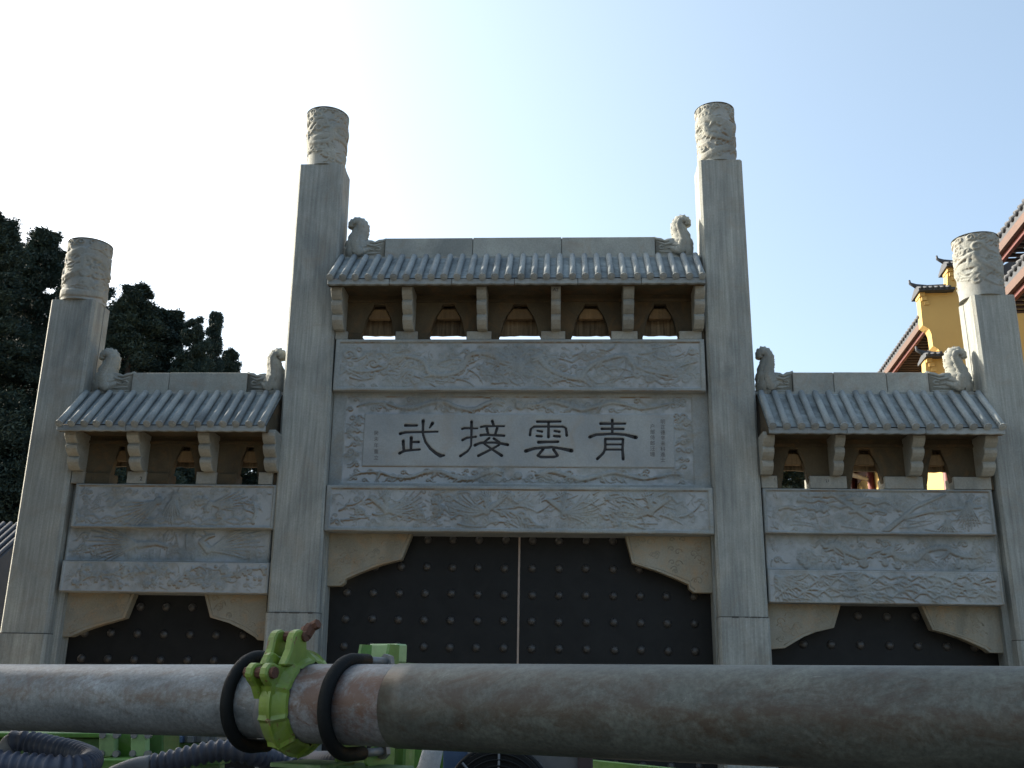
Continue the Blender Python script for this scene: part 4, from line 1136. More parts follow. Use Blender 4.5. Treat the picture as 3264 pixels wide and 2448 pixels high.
for di, (i, kind, cols, yref, rows, xa_, xb2) in enumerate(DOORS):
    xs = [at(c, yref, YD).x for c in cols]
    xm = cols[len(cols) // 2]
    zs_ = [at(cols[len(cols) // 2], y, YD).z for y in rows]
    pitch = (zs_[0] - zs_[-1]) / (len(zs_) - 1)
    while zs_[-1] - pitch > .15: zs_.append(zs_[-1] - pitch)
    if di != 1: zs_.insert(0, zs_[0] + pitch)
    ztop = bays[i]['zbase'] - (1.3 if di != 1 else 3.0)
    ztop = at(xm, {0: 1880, 1: 1688, 2: 1912}[di], YD).z + .12
    xlo = P[i]['R'].x(1.5) - .02; xhi = P[i + 1]['L'].x(1.5) + .02
    if kind == 'pair':
        seam = at(1652, 1981, YD).x
        leaves = [(xlo, seam - .014, xs[:7]), (seam + .014, xhi, xs[7:])]
    else:
        seam = None
        leaves = [(xlo, xhi, xs)]
    for lf, (a, b, cx) in enumerate(leaves):
        dmb = MB(); dmb.box(a, b, YD, YD + .06, .03, ztop)
        do = link('door', dmb.mesh('door'), M['door'], gate)
        for z in zs_:
            if z > ztop - .07: continue
            for x in cx:
                inst(stud_me, 'stud', (x + random.uniform(-.006, .006), YD + .001, z + random.uniform(-.006, .006)), do)
    if seam:
        sm = MB(); sm.box(seam - .013, seam + .013, YD - .012, YD + .02, .03, ztop - .02)
        link('door_seam', sm.mesh('door_seam'), M['seam'], gate)

# ================================================================== TREES
def conifer(name, seed, H=20.0, R=3.6, ntri=150000):
    rg = np.random.default_rng(seed)
    nb = 300
    t = rg.random(nb) ** 0.85                      # height fraction
    z = H * (0.10 + 0.90 * t)
    L = R * (1 - t) ** 0.85 * rg.uniform(.35, 1.35, nb) + .30
    az = rg.random(nb) * 2 * np.pi
    up = rg.uniform(-.25, .35, nb) + (t > .85) * .5
    per = ntri // nb
    bi = np.repeat(np.arange(nb), per)
    f = rg.random(len(bi)) ** .42
    LL = L[bi] * f
    droop = -0.28 * LL ** 1.3 * .25
    c = np.stack([np.cos(az[bi]) * LL, np.sin(az[bi]) * LL, z[bi] + up[bi] * LL * .6 + droop], -1)
    spread = (.10 + .17 * (1 - t[bi]))[:, None] * (1 + .6 * LL[:, None] / R)
    c += rg.normal(size=c.shape) * spread * np.array([1, 1, .75])
    # leaves: narrow triangles pointing out and up
    d = np.stack([np.cos(az[bi]), np.sin(az[bi]), np.full(len(bi), .5)], -1) + rg.normal(size=c.shape) * .7
    d /= np.linalg.norm(d, axis=1)[:, None]
    s = np.cross(d, rg.normal(size=c.shape)); s /= np.linalg.norm(s, axis=1)[:, None]
    ln = rg.uniform(.07, .18, len(bi))[:, None]; wd = ln * rg.uniform(.16, .34, len(bi))[:, None]
    v = np.stack([c - s * wd, c + s * wd, c + d * ln], 1).reshape(-1, 3)
    me = bpy.data.meshes.new(name); n = len(bi)
    me.vertices.add(3 * n); me.vertices.foreach_set('co', v.astype(np.float32).ravel())
    me.loops.add(3 * n); me.loops.foreach_set('vertex_index', np.arange(3 * n, dtype=np.int32))
    me.polygons.add(n); me.polygons.foreach_set('loop_start', np.arange(0, 3 * n, 3, dtype=np.int32))
    me.update(calc_edges=True); me.materials.append(M['needles'])
    tr = MB(); tr.tube([(0, 0, 0), (.05, 0, H * .3), (0, .05, H * .65), (0, 0, H * .97)], [.32, .25, .14, .03], 9)
    for k in range(0, nb, 5):
        tr.tube([(0, 0, z[k] - .1), (math.cos(az[k]) * L[k] * .5, math.sin(az[k]) * L[k] * .5, z[k] + up[k] * L[k] * .3), (math.cos(az[k]) * L[k] * .9, math.sin(az[k]) * L[k] * .9, z[k] + up[k] * L[k] * .5 - .1)], [.06, .035, .012], 4)
    tm = tr.mesh(name + '_trunk'); tm.materials.append(M['bark'])
    return me, tm
kinds = [conifer('crown', 31), conifer('crown', 32, R=3.0), conifer('crown', 33, R=4.2)]
TREES = [   # px, py of tip, Y, kind, width factor, label
    (4, 700, 24, 0, 1.15, 'tallest dark conifer at the far left, cut by the frame edge'),
    (150, 745, 27, 1, 1.1, 'dark conifer whose tip stands just left of the leftmost drum-topped pillar'),
    (300, 830, 26, 2, .95, 'dark conifer behind the drum of the leftmost pillar'),
    (441, 919, 25, 0, 1.25, 'dark conifer right of the leftmost pillar, its tip highest there'),
    (538, 998, 27, 1, 1.35, 'dark conifer in the middle above the left side roof'),
    (624, 1020, 26, 2, .80, 'slim dark conifer above the left roof with gaps of sky in its crown'),
    (690, 1002, 29, 1, .55, 'thin pointed conifer farthest right above the left side roof'),
    (738, 1120, 30, 0, .75, 'low conifer sinking behind the right end of the left roof ridge'),
    (80, 800, 34, 2, 1.2, 'broad conifer behind the row at the far left'),
    (235, 900, 35, 0, 1.2, 'broad conifer behind the leftmost pillar shaft'),
    (390, 990, 36, 1, 1.4, 'broad conifer filling the wood behind the left roof'),
    (510, 1090, 37, 2, 1.2, 'low broad conifer in the rear rank over the left roof'),
    (785, 1270, 30, 2, 1.9, 'conifer seen through the rightmost opening under the left roof'),
    (640, 1130, 38, 0, 1.0, 'low rear conifer behind the right half of the left roof'),
]
def plant(px, py, Y, k, wf, label, group):
    tip = at(px, py, Y); H = tip.z
    cme, tme = kinds[k]; s_ = H / 20.0
    t = thing('conifer_tree', label, 'tree', (tip.x, Y, 0), group)
    rz = random.uniform(0, 6.28)
    for nm, me in (('crown', cme), ('trunk', tme)):
        o = bpy.data.objects.new(nm, me); COL.objects.link(o); o.parent = t
        o.scale = (s_ * wf, s_ * wf, s_); o.rotation_euler = (0, 0, rz)
    return t
for a in TREES: plant(*a, 'conifers behind the left side of the gateway')
for a in ((2470, 1375, 34, 0, 1.6, 'conifer seen through the leftmost opening under the right roof'), (2570, 1400, 38, 1, 1.6, 'rear conifer seen through the leftmost opening under the right roof'),
          ):
    plant(*a, 'conifers behind the right side of the gateway')

# unseen conifers added left of the forecourt to shade the pipe and pump
for q, (x, y, H) in enumerate(((-9.5, -8.6, 11.5), (-12.2, -7.2, 13.0), (-11.4, -10.0, 12.0), (-14.5, -5.6, 14.0), (-14.8, -8.8, 14.0), (-16.8, -4.2, 15.0), (-8.2, -11.0, 11.0))):
    t = thing('conifer_tree', 'added shade conifer %s of the forecourt, outside the picture on the left' % ('nearest the kerb', 'in the second rank', 'beside the camera side', 'towards the gateway', 'in the outer rank', 'nearest the gateway', 'closest to the camera')[q], 'tree', (x, y, 0), 'added shade conifers outside the picture')
    for nm_, me in zip(('crown', 'trunk'), kinds[q % 3]):
        o = bpy.data.objects.new(nm_, me); COL.objects.link(o); o.parent = t; o.scale = (H / 20 * 1.25, H / 20 * 1.25, H / 20); o.rotation_euler = (0, 0, q * 1.3)

# ================================================================== HOUSE ROOF AT THE LEFT EDGE
hs = thing('tiled_house', 'low house with a dark grey ribbed tile roof at the far left behind the pillar', 'house', (-13, 9, 0))
ra = at(70, 1700, 9); rbm = at(20, 1960, 6.5)
hb = MB(); hb.box(ra.x - 7, ra.x - .4, 7.0, 12.5, 0, rbm.z + .1)
link('wall', hb.mesh('wall'), M['darkwood'], hs)
rfm = MB(); rfm.prism([(ra.x - 7.3, 6.4, rbm.z), (ra.x - 7.3, 9.6, ra.z + .3), (ra.x - 7.3, 12.8, rbm.z), (ra.x - 7.3, 12.8, rbm.z - .12), (ra.x - 7.3, 6.4, rbm.z - .12)], (7.3, 0, 0))
rf = link('roof', rfm.mesh('roof'), M['rooftile'], hs)
for k in range(40):
    tb = MB(); x = ra.x - 7.2 + k * .182
    tb.tube([(x, 6.38, rbm.z + .03), (x, 9.6, ra.z + .33)], .05, 7)
    link('tile_rib', tb.mesh('tile_rib', True), M['rooftile'], rf)

# ================================================================== TEMPLE HALLS AT THE RIGHT
dh = ROT @ Vector((2100 - 1632.0, 1224 - 2172.0, -FPX)); dh.z = 0; dh.normalize()
eh = Vector((dh.y, -dh.x, 0))
def BP(s_, t_, z_): 
    p = Vector((EYE.x, EYE.y, 0)) + dh * s_ + eh * t_; return Vector((p.x, p.y, z_))
def hit_t(px, py, t_):
    d = ray(px, py); k = t_ / d.dot(eh); return d.dot(dh) * k, EYE.z + d.z * k
def hit_s(px, py, s_):
    d = ray(px, py); k = s_ / d.dot(dh); return d.dot(eh) * k, EYE.z + d.z * k
def bbox(mb, s0, s1, t0, t1, z0, z1):
    mb.hexa([BP(s0, t0, z0), BP(s0, t1, z0), BP(s1, t1, z0), BP(s1, t0, z0), BP(s0, t0, z1), BP(s0, t1, z1), BP(s1, t1, z1), BP(s1, t0, z1)])
    return mb
def hall(name, label, sN, sF, tE, zE, tW, tR, zR, tiers, loc):
    "hall running away from the camera; eave at lateral tE, wall at tW, ridge at tR"
    h = thing(name, label, 'temple hall', loc)
    w = MB(); bbox(w, sN + .3, sF, tW, tR * 2 - tW, 0, zE + .9); link('wall', w.mesh('wall'), M['yellow'], h)
    def eave(te, ze, tw, top_t, top_z, nm):
        r = MB(); 
        r.prism([BP(sN, te, ze), BP(sN, te, ze + .16), BP(sN, top_t, top_z), BP(sN, top_t, top_z - .35), BP(sN, te + .4, ze)], BP(sF, 0, 0) - BP(sN, 0, 0))
        ro = link(nm, r.mesh(nm), M['rooftile'], h)
        f = MB(); bbox(f, sN, sF, te - .02, te + .09, ze - .22, ze - .01); link('fascia', f.mesh('fascia'), M['brownwood'], ro)
        f = MB(); bbox(f, sN, sF, te + .10, te + .2, ze - .34, ze - .20); link('eave_beam', f.mesh('eave_beam'), M['redwood'], ro)
        k = sN + .15; step = .30; nrf = 0
        while k < sF - .1 and nrf < 46:
            f = MB(); a = BP(k, te + .02, ze - .12); b = BP(k, tw, ze + .18 - .0); f.tube([a, (a + b) / 2 + Vector((0, 0, -.16)), b], .05, 6)
            link('rafter', f.mesh('rafter', True), M['darkwood'], ro)
            f = MB(); a = BP(k, te - .05, ze + .15); b = BP(k, te + 1.2, ze + .15 + 1.2 * (top_z - ze) / (top_t - te)); f.tube([a, b], .075, 7)
            link('tile_rib', f.mesh('tile_rib', True), M['rooftile'], ro)
            k += step; nrf += 1
        return ro
    eave(tE, zE, tW, tR, zR, 'roof')
    # red upper wall under the eave, posts
    u = MB(); bbox(u, sN + .28, sF, tW - .04, tW, zE - 1.1, zE + .25); link('bracket_band', u.mesh('bracket_band'), M['redwood'], h)
    for (te, ze) in tiers:
        eave(te, ze, tW, tW + .1, ze + (tW - te) * .62, 'lower_roof')
        u = MB(); bbox(u, sN + .28, sF, tW - .05, tW - .001, ze - 1.0, ze - .1); link('bracket_band', u.mesh('bracket_band'), M['redwood'], h)
    k = sN + 1.2
    while k < sF:
        p = MB(); a = BP(k, tW - .18, 0); p.tube([a, BP(k, tW - .18, zE - .2)], .16, 10); link('post', p.mesh('post', True), M['redwood'], h)
        for (te, ze) in [(tE, zE)] + list(tiers):
            q = MB(); bbox(q, k - .42, k + .42, tE + .55, tE + .62, ze - .95, ze - .48)
            fr = link('carved_rail', q.mesh('carved_rail'), M['whitefret'], h)
            for c in range(5):
                q = MB(); bbox(q, k - .36 + c * .15, k - .27 + c * .15, tE + .50, tE + .548, ze - .88, ze - .55); link('rail_panel', q.mesh('rail_panel'), M['darkwood'], fr)
            q = MB(); q.tube([BP(k, tE + .55, ze - .95), BP(k, tE + .8, ze - 1.35), BP(k, tW - .1, ze - 1.7)], [.16, .13, .08], 7); link('carved_bracket', q.mesh('carved_bracket', True), M['whitefret'], h)
        k += 4.2
    return h
tA = 8.6
sA, zA = hit_t(2935, 1022, tA)
sA2, _ = hit_t(2810, 1189, tA)
hA = hall('temple_hall', 'yellow and dark red temple hall farther back, its eave dropping behind the right roof ridge', sA, sA + 26, tA, zA, tA + 2.0, tA + 8, zA + 5.0,
          [(tA + .5, zA - 5.6)], BP(sA, tA + 6, 0))
# stepped firewall closing its near end
sW = sA - .25
def wall_piece(pl, nm, mat, par, d=.45, s_=sW):
    pts = []
    for x, y in pl:
        t_, z_ = hit_s(x, y, s_); pts.append(BP(s_, t_, z_))
    m_ = MB(); m_.prism(pts, dh * d); return link(nm, m_.mesh(nm), mat, par)
wall_piece([(2931, 934), (3125, 934), (3125, 1400), (3003, 1400), (3000, 1126), (2990, 1112), (2974, 1102), (2968, 1062), (2961, 1048), (2941, 1036)], 'fire_wall', M['yellow'], hA)
wall_piece([(3020, 856), (3180, 856), (3180, 933), (3020, 933)], 'fire_wall', M['yellow'], hA)
wall_piece([(2949, 1143), (3010, 1143), (3010, 1260), (2955, 1260)], 'fire_wall', M['yellow'], hA, s_=sW - 1.0)
for (xa_, xb2, yt_, yb_, so_) in ((2922, 3038, 912, 934, sW), (3010, 3190, 833, 856, sW), (2944, 3012, 1126, 1143, sW - 1.0)):
    ta, z1 = hit_s(xa_, yb_, so_); tb, _ = hit_s(xb2, yb_, so_); _, z2 = hit_s(xa_, yt_, so_); hgt = z2 - z1
    cp = MB(); cp.prism([BP(so_ - .28, ta, z1 - .02), BP(so_ - .28, ta, z1 + .06), BP(so_ + .22, ta, z2), BP(so_ + .72, ta, z1 + .06), BP(so_ + .72, ta, z1 - .02)], eh * (tb - ta))
    co_ = link('wall_coping', cp.mesh('wall_coping'), M['rooftile'], hA)
    n = int((tb - ta) / .17)
    for k in range(n):
        q = MB(); tt = ta + .08 + k * .17; q.tube([BP(so_ - .33, tt, z1 + .05), BP(so_ + .2, tt, z2 + .02)], .05, 6); link('tile_rib', q.mesh('tile_rib', True), M['rooftile'], co_)
    q = MB(); tip = hgt * 1.0
    q.tube([BP(so_ + .22, tb, z2 + .03), BP(so_ + .22, ta + .4, z2 + .02), BP(so_ + .22, ta + .05, z2 + .08), BP(so_ + .22, ta - .12, z2 + .18), BP(so_ + .22, ta - .13, z2 + .30)], [.09, .09, .08, .05, .03], 7)
    link('upturned_tip', q.mesh('upturned_tip', True), M['rooftile'], co_)
    for j in range(3):     # corbelled shoulder under the coping
        q = MB(); bbox(q, so_ - .1 + j * .03, so_ + .45, ta + .06 + j * .06, ta + .22 + j * .06, z1 - .14 * (j + 1), z1 - .14 * j - .01); link('corbel', q.mesh('corbel'), M['yellow'], co_)
tB = 8.6
sB1, zB = hit_t(3176, 790, tB)
sB0, _ = hit_t(3300, 620, tB)
_, zB2 = hit_t(3198, 925, tB - .2)
hB = hall('temple_hall', 'nearer red and yellow temple hall with tiered tile eaves, cut by the right edge', sB0 - 5, sB1 + .9, tB, zB, tB + 1.9, tB + 8, zB + 5.0,
          [(tB - .2, zB2), (tB - .2, zB2 - 3.4)], BP(sB1, tB + 6, 0))

# ================================================================== CONCRETE PUMP IN THE FOREGROUND
PD_L, PD_R = .1275, .137
A0 = at_depth(0, 2215, .134 * FPX / 200.0); A1 = at_depth(3264, 2301, .137 * FPX / 343.0)
AX = (A1 - A0).normalized()
def axis_at(px):     # point of the pipe axis seen at column px
    lo, hi = -1.0, 2.0
    inv = ROT.transposed()
    for _ in range(50):
        m_ = (lo + hi) / 2; c = inv @ (A0 + (A1 - A0) * m_ - EYE)
        x = 1632 + FPX * c.x / -c.z
        if x < px: lo = m_
        else: hi = m_
    return A0 + (A1 - A0) * lo
UPV = (Vector((0, 0, 1)) - AX * AX.z).normalized(); BK = UPV.cross(AX).normalized()
if BK.y < 0: BK = -BK
def ring_pt(c, ang, r, s_=0.0):    # ang measured from up towards the camera
    return c + AX * s_ + (UPV * math.cos(ang) - BK * math.sin(ang)) * r
def lathe(prof, c, seg=48, mod=None, ax=None):
    mb = MB(); vs = []; fs = []; n = len(prof)
    if ax is not None:
        u_ = (Vector((0, 0, 1)) - ax * ax.z).normalized(); w_ = u_.cross(ax).normalized()
    for k in range(seg):
        a = 2 * math.pi * k / seg
        for (s_, r) in prof:
            rr = r * (mod(a, s_) if mod else 1); vs.append(ring_pt(c, a, rr, s_) if ax is None else c + ax * s_ + (u_ * math.cos(a) - w_ * math.sin(a)) * rr)
    for k in range(seg):
        for j in range(n - 1):
            fs.append((k * n + j, k * n + j + 1, ((k + 1) % seg) * n + j + 1, ((k + 1) % seg) * n + j))
    mb.add(vs, fs); return mb
pipe = thing('delivery_pipe', 'thick weathered steel concrete delivery pipe crossing the foreground with a green coupling', 'pipe', A0.lerp(A1, .5))
cC = axis_at(962)
def section(nm, c0, c1, r, mat, lips=()):
    L = (c1 - c0).length; n = 60; prof = [(0, r - .006), (0, r)] + [(L * k / n, r) for k in range(1, n)] + [(L, r), (L, r - .006)]
    return link(nm, lathe(prof, c0, 64, ax=(c1 - c0).normalized()).mesh(nm, True), mat, pipe)
AL0 = at_depth(0, 2221, PD_L * FPX / 200.0); cCl = cC - AX * .012 + UPV * .002
AXL = (cCl - AL0).normalized()
Lext = AL0 - AXL * 2.0; Rext = A1 + AX * 1.6
section('pipe_section', Lext, cCl, PD_L / 2, M['pipe_l'])
cM = axis_at(1275)
s1 = section('pipe_section', cC + AX * .012, cM, .134 / 2, M['pipe_m']); s1['label'] = 'short rust-stained pipe end beside the coupling'
s2 = section('pipe_section', cM - AX * .0, Rext, PD_R / 2, M['pipe_r']); s2['label'] = 'long dark brownish pipe length'
for (cc, r_, nm) in ((cC - AX * .045, PD_L / 2, 'pipe_collar'),):
    link(nm, lathe([(-.012, r_), (-.010, r_ + .004), (.010, r_ + .004), (.012, r_)], cc, 64).mesh(nm, True), M['steel'], pipe)
# coupling clamp
def cmod(a, s_):
    k = (a / (2 * math.pi) * 10) % 1.0
    rib = 1.0 + (.055 if (k < .07 or k > .95) and abs(s_) < .035 else 0)
    return rib
R0 = .134 / 2
cl_prof = [(-.028, R0 + .001), (-.028, R0 + .008), (-.026, R0 + .017), (-.016, R0 + .018), (-.003, R0 + .020), (.000, R0 + .022), (.006, R0 + .018), (.016, R0 + .010), (.023, R0 + .006), (.025, R0 + .001)]
clamp = link('pipe_clamp', lathe(cl_prof, cC, 80, cmod).mesh('pipe_clamp'), M['lime'], pipe, label='chipped lime green clamp round the pipe')
link('clamp_rib', lathe([(-.004, R0 + .018), (-.003, R0 + .0245), (.003, R0 + .0245), (.004, R0 + .018)], cC, 80).mesh('clamp_rib'), M['lime'], clamp)
def lug(c, ang, r0, r1, wd, s_, th, tilt=0.0, mat='lime', nm='clamp_lug'):
    "rounded ear standing out of the clamp at ang, its face square to the pipe axis"
    base = ring_pt(c, ang, r0, s_); rad = (UPV * math.cos(ang + tilt) - BK * math.sin(ang + tilt)); tan = AX.cross(rad).normalized()
    L = r1 - r0; pts = []
    pts.append(base - tan * wd * 1.0); pts.append(base + rad * L * .45 - tan * wd * .58)
    for k in range(5):
        a = math.pi * k / 4; pts.append(base + rad * (L - wd * .4 + math.sin(a) * wd * .4) - tan * wd * .5 * math.cos(a))
    pts.append(base + rad * L * .45 + tan * wd * .58); pts.append(base + tan * wd * 1.0)
    m_ = MB(); m_.prism(pts, AX * th); return link(nm, m_.mesh(nm), M[mat], clamp, bevel=.003)
aL = math.radians(62); aU = math.radians(30)
for s_ in (-.042, -.010):
    lug(cC, aL, R0 + .006, R0 + .056, .034, s_, .017)
for s_ in (-.046, -.004):
    lug(cC, aU, R0 + .004, R0 + .068, .037, s_, .019, tilt=-.55)
lug(cC, math.radians(46), R0 + .01, R0 + .048, .032, -.026, .014, nm='wedge_plate')
b0 = ring_pt(cC, math.radians(12), R0 + .049, -.048); b1 = ring_pt(cC, math.radians(12), R0 + .049, .020)
bm_ = MB(); bm_.tube([b0, b1], .0095, 8); link('clamp_bolt', bm_.mesh('clamp_bolt'), M['rust'], clamp)
bm_ = MB(); q0 = ring_pt(cC, math.radians(9), R0 + .049, .012); q1 = ring_pt(cC, math.radians(3), R0 + .066, .014)
bm_.tube([q0, q0.lerp(q1, .6), q1], [.011, .012, .010], 8); link('rusty_pin', bm_.mesh('rusty_pin'), M['rust'], clamp)
bm_ = MB(); bm_.tube([q1 - AX * .016 - UPV * .01, q1 + AX * .016 + UPV * .004], .009, 6); link('cotter', bm_.mesh('cotter'), M['rust'], clamp)
b0 = ring_pt(cC, aL, R0 + .040, -.05); b1 = ring_pt(cC, aL, R0 + .040, .014)
bm_ = MB(); bm_.tube([b0, b1], .010, 8); link('clamp_bolt', bm_.mesh('clamp_bolt'), M['rust'], clamp)

# bracket behind the pipe with two rubber-sleeved U-bolts
cU = [axis_at(818), axis_at(1122)]; cU[0] = cU[0] + UPV * .005
brk = thing('pipe_bracket', 'green steel bracket behind the pipe with two black rubber-sleeved hoops', 'bracket', (cU[1] + BK * .12))
ru = .0118
for k, c in enumerate(cU):
    Rl = R0 + ru - .001
    pts = []
    off = UPV * -.004
    legA = .10
    for t in np.linspace(0, 1, 40):
        a = math.radians(-4) + t * math.radians(188); pts.append(ring_pt(c + off, a, Rl))
    top0 = pts[0]; bot0 = pts[-1]
    full = [top0 + BK * .035] + pts + [bot0 + BK * .035]
    m_ = MB(); m_.tube(full, ru, 14); ub = link('u_bolt', m_.mesh('u_bolt', True), M['rubber'], brk)
    for e in (full[0], full[-1]):
        m_ = MB(); m_.tube([e - BK * .01, e + BK * .075], .0075, 10); link('threaded_leg', m_.mesh('threaded_leg', True), M['steel'], ub)
        m_ = MB(); m_.tube([e + BK * .055, e + BK * .067], .014, 6); link('nut', m_.mesh('nut'), M['steel'], ub)
pb0 = cU[1] + BK * .115
def obox(mb, c, da, db, dc, ha, hb, hc):
    vs = []
    for sc_ in (-1, 1):
        for (sa, sb_) in ((-1, -1), (1, -1), (1, 1), (-1, 1)): vs.append(c + da * ha * sa + db * hb * sb_ + dc * hc * sc_)
    mb.hexa(vs); return mb
m_ = MB(); obox(m_, cU[1].lerp(cU[0], .62) + BK * .128, AX, BK, UPV, .145, .007, .062); link('back_plate', m_.mesh('back_plate'), M['green'], brk, bevel=.002)
post = at_depth(1262, 2250, 1.86)
m_ = MB(); obox(m_, at_depth(1287, 2380, 1.98), AX, BK, UPV, .016, .020, .16); link('post', m_.mesh('post'), M['green'], brk, bevel=.004)
m_ = MB(); obox(m_, at_depth(1236, 2083, 1.95), AX, BK, UPV, .034, .018, .018); link('top_box', m_.mesh('top_box'), M['palegreen'], brk, bevel=.003)
for dx in (-.075, -.012):
    m_ = MB(); c = cU[1] + AX * dx
    m_.prism([c + BK * .118 + UPV * .105, c + BK * .150 + UPV * .105, c + BK * .150 - UPV * .14, c + BK * .118 - UPV * .14, c + BK * .062 - UPV * .10, c + BK * .062 - UPV * .085, c + BK * .108 - UPV * .06, c + BK * .108 + UPV * .06], AX * .006)
    link('gusset', m_.mesh('gusset'), M['green'], brk)
m_ = MB(); obox(m_, cC + AX * .01 + BK * .03 - UPV * .104, AX, BK, UPV, .055, .05, .004); link('saddle_plate', m_.mesh('saddle_plate'), M['dkgreen'], brk, bevel=.001)
m_ = MB(); obox(m_, cU[0].lerp(cU[1], .98) + BK * .075 - UPV * .135, AX, BK, UPV, .06, .05, .03); link('foot_block', m_.mesh('foot_block'), M['dkgreen'], brk, bevel=.003)

# corrugated hoses
def hose(name, label, pts, r, group, smooth_part=0.0, pitch=.013, depths=None):
    P3 = [at_depth(x, y, d) for x, y, d in pts]
    # Catmull-Rom resample
    res = []
    for k in range(len(P3) - 1):
        p0, p1, p2, p3 = P3[max(0, k - 1)], P3[k], P3[k + 1], P3[min(len(P3) - 1, k + 2)]
        for j in range(80):
            t = j / 80; res.append(.5 * ((2 * p1) + (-p0 + p2) * t + (2 * p0 - 5 * p1 + 4 * p2 - p3) * t * t + (-p0 + 3 * p1 - 3 * p2 + p3) * t ** 3))
    res.append(P3[-1])
    # even spacing
    out = [res[0]]; acc = 0; step = pitch / 6
    for a, b in zip(res, res[1:]):
        d = (b - a).length; 
        while acc + d >= step:
            a = a.lerp(b, (step - acc) / d); d = (b - a).length; out.append(a); acc = 0
        acc += d
    n = len(out); cut = int(n * smooth_part)
    h = thing(name, label, 'hose', P3[0], group)
    if cut > 3:
        m_ = MB(); m_.tube(out[:cut + 2:3] if len(out[:cut + 2:3]) > 1 else out[:2], r * 1.02, 18); link('cuff', m_.mesh('cuff', True), M['cuff'], h)
    rads = [r * (1 + .17 * max(-.55, math.sin(2 * math.pi * j / 6.0 + .3))) for j in range(n - cut)]
    m_ = MB(); m_.tube(out[cut:], rads, 18); link('corrugated_sleeve', m_.mesh('corrugated_sleeve', True), M['hose'], h)
    return h
G = 'corrugated hoses under the pipe'
hose('corrugated_hose', 'dusty dark blue corrugated hose bent in a hairpin at the bottom left corner', [(-60, 2460, 2.1), (10, 2400, 2.1), (48, 2362, 2.1), (105, 2368, 2.1), (170, 2382, 2.08), (238, 2398, 2.05), (290, 2422, 1.98), (262, 2445, 1.88), (180, 2446, 1.84), (90, 2440, 1.84), (-10, 2430, 1.84), (-90, 2420, 1.84)], .0200, G, smooth_part=.14, pitch=.0160)
hose('corrugated_hose', 'dark blue corrugated hose with a grey cuff rising to the green pipe coupling', [(360, 2475, 2.05), (430, 2448, 2.05), (500, 2436, 2.05), (600, 2412, 2.05), (700, 2393, 2.05), (790, 2400, 2.05), (880, 2425, 2.1), (930, 2450, 2.1)], .0200, G, smooth_part=.22, pitch=.0170)
hose('corrugated_hose', 'short dark corrugated hose below and right of the green coupling', [(930, 2400, 2.3), (990, 2428, 2.1), (1060, 2432, 1.95), (1110, 2428, 1.9), (1150, 2450, 1.9), (1200, 2490, 1.9)], .0200, G, pitch=.0165)

# pump body behind
pump = thing('concrete_pump', 'green concrete pump body with valve block and fan, mostly hidden under the pipe', 'pump', at_depth(1200, 2430, 3.2) * 1.0)
pump.location.z = 0
def dbox(nm, x0, y0, x1, y1, d, thick, mat, par, bevel=.003, label=None):
    "block whose front face covers the given photographed rectangle at that depth"
    a = at_depth(x0, y0, d); b = at_depth(x1, y1, d); c = at_depth(x1, y0, d); e = at_depth(x0, y1, d)
    m_ = MB(); f = Vector((0, thick, 0)); pts = [e, b, b + f, e + f, a, c, c + f, a + f]
    m_.hexa(pts); return link(nm, m_.mesh(nm), M[mat], par, bevel=bevel, label=label)
dbox('rail', -200, 2336, 640, 2352, 3.0, .10, 'green', pump)
dbox('side_panel', -200, 2353, 700, 2700, 3.02, .05, 'dkgreen', pump)
dbox('rear_housing', -200, 2322, 190, 2334, 3.3, .4, 'steel', pump)
dbox('rear_housing', 225, 2318, 330, 2334, 3.3, .4, 'dkgreen', pump)
dbox('manifold', 478, 2322, 690, 2368, 2.85, .12, 'steel', pump)
dbox('manifold', 500, 2368, 700, 2440, 2.85, .10, 'dkgreen', pump)
for x in (528, 560, 596, 640): dbox('manifold_port', x, 2345, x + 20, 2368, 2.83, .03, 'bluesteel' if x == 560 else 'steel', pump, .002)
dbox('base_block', 308, 2420, 500, 2600, 2.5, .15, 'green', pump)
for x0 in (328, 428):
    vb = dbox('valve_block', x0, 2330, x0 + 92, 2418, 2.6, .12, 'dkgreen' if x0 == 428 else 'green', pump, .004)
    cx, cy = x0 + 24, 2373
    pl = [(cx - 24, cy - 20), (cx - 14, cy - 38), (cx + 16, cy - 38), (cx + 27, cy - 20), (cx + 27, cy + 20), (cx + 16, cy + 38), (cx - 14, cy + 38), (cx - 24, cy + 20)]
    m_ = MB(); m_.prism([at_depth(x, y, 2.59) for x, y in pl], (0, -.025, 0)); cp = link('valve_cap', m_.mesh('valve_cap'), M['palegreen'], vb, bevel=.003)
    for (bx_, by_) in ((cx - 22, cy - 30), (cx + 22, cy - 30), (cx - 26, cy + 28), (cx + 20, cy + 30)):
        c = at_depth(bx_, by_, 2.57); m_ = MB()
        m_.tube([c + Vector((0, .006, 0)), c + Vector((0, -.008, 0)), c + Vector((0, -.0081, 0)), c + Vector((0, -.002, 0))], [.0085, .0085, .005, .0045], 12); link('cap_screw', m_.mesh('cap_screw'), M['steel'], vb)
dbox('deck_panel', 1225, 2345, 1420, 2800, 3.1, .05, 'green', pump)
m_ = MB(); m_.tube([at_depth(1345, 2500, 2.7), at_depth(1368, 2440, 2.7), at_depth(1392, 2340, 2.7)], [.030, .030, .026], 12)
link('splashed_strut', m_.mesh('splashed_strut', True), M['concrete_splash'], pump, label='strut caked in grey cement')
dbox('blue_panel', 1412, 2350, 1520, 2800, 2.9, .05, 'bluesteel', pump)
rad_ = dbox('cooler_housing', 1505, 2380, 1882, 2900, 2.9, .35, 'steel', pump, .006)
dbox('cooler_edge', 1842, 2376, 1890, 2900, 2.88, .30, 'darkwood', pump, .004)
fc = at_depth(1588, 2560, 2.78)
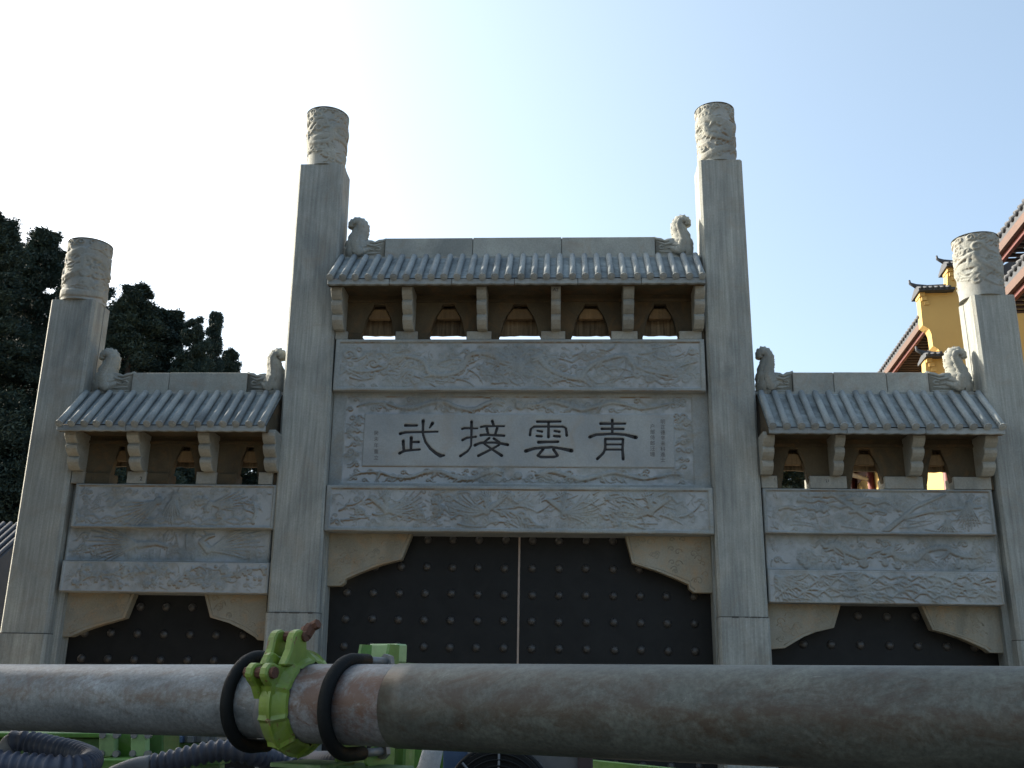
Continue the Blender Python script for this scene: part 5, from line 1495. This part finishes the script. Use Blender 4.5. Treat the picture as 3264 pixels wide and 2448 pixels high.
fan = MB(); 
def circ(c, r, n=48): return [c + Vector((r * math.cos(2 * math.pi * k / n), 0, r * math.sin(2 * math.pi * k / n))) for k in range(n + 1)]
rf_ = 167 * 2.78 / FPX
m_ = MB(); m_.tube(circ(fc + Vector((0, .03, 0)), rf_), .009, 8, False); fanp = link('fan', m_.mesh('fan', True), M['rubber'], pump)
for k in range(1, 9):
    m_ = MB(); m_.tube(circ(fc + Vector((0, -.01 * math.sin(k / 9 * 3), 0)), rf_ * k / 9), .0028, 6, False); link('guard_ring', m_.mesh('guard_ring', True), M['rubber'], fanp)
for k in range(8):
    a = k * math.pi / 4 + math.pi / 2; m_ = MB(); m_.tube([fc + Vector((0, -.014, 0)), fc + Vector((rf_ * math.cos(a), -.004, rf_ * math.sin(a)))], .0036, 6); link('guard_spoke', m_.mesh('guard_spoke'), M['cuff'], fanp)
for k in range(6):
    a = k * math.pi / 3; m_ = MB(); d1 = Vector((math.cos(a), 0, math.sin(a))); d2 = Vector((-math.sin(a), 0, math.cos(a)))
    c = fc + Vector((0, .03, 0)); m_.prism([c + d1 * .03 - d2 * .012, c + d1 * rf_ * .92 - d2 * .05, c + d1 * rf_ * .92 + d2 * .03, c + d1 * .03 + d2 * .012], (0, .004, 0)); link('fan_blade', m_.mesh('fan_blade'), M['rubber'], fanp)
m_ = MB(); m_.tube([fc, fc + Vector((0, .04, 0))], rf_ * .985, 40); link('fan_well', m_.mesh('fan_well'), M['rubber'], fanp); 
fanp.children[-1].location.y += .03
for (x, y) in ((1500, 2400), (1686, 2397), (1720, 2440)):
    c = at_depth(x, y, 2.885); m_ = MB(); m_.tube([c, c - Vector((0, .012, 0))], .008, 8); link('screw', m_.mesh('screw'), M['steel'], rad_)
m_ = MB(); a = at_depth(1880, 2424, 3.4); b = at_depth(2420, 2480, 2.9)
m_.prism([a, b, b - Vector((0, 0, .12)), a - Vector((0, 0, .12))], (0, .06, 0)); link('tow_rail', m_.mesh('tow_rail'), M['green'], pump)
# undercarriage carries the pump down to the ground
c0 = at_depth(-150, 2500, 3.2); c1 = at_depth(1880, 2500, 3.2)
m_ = MB(); m_.box(c0.x, c1.x, c0.y - .05, c0.y + .9, .45, 1.2); link('chassis', m_.mesh('chassis'), M['dkgreen'], pump, bevel=.01)
for x in (c0.x + .25, c1.x - .25):
    for y in (c0.y + .1, c0.y + .75):
        m_ = MB(); m_.tube([(x, y - .09, .28), (x, y + .09, .28)], .28, 24); link('wheel', m_.mesh('wheel'), M['rubber'], pump)

print('objects', len(bpy.data.objects), 'tris', sum(len(m.polygons) for m in bpy.data.meshes))
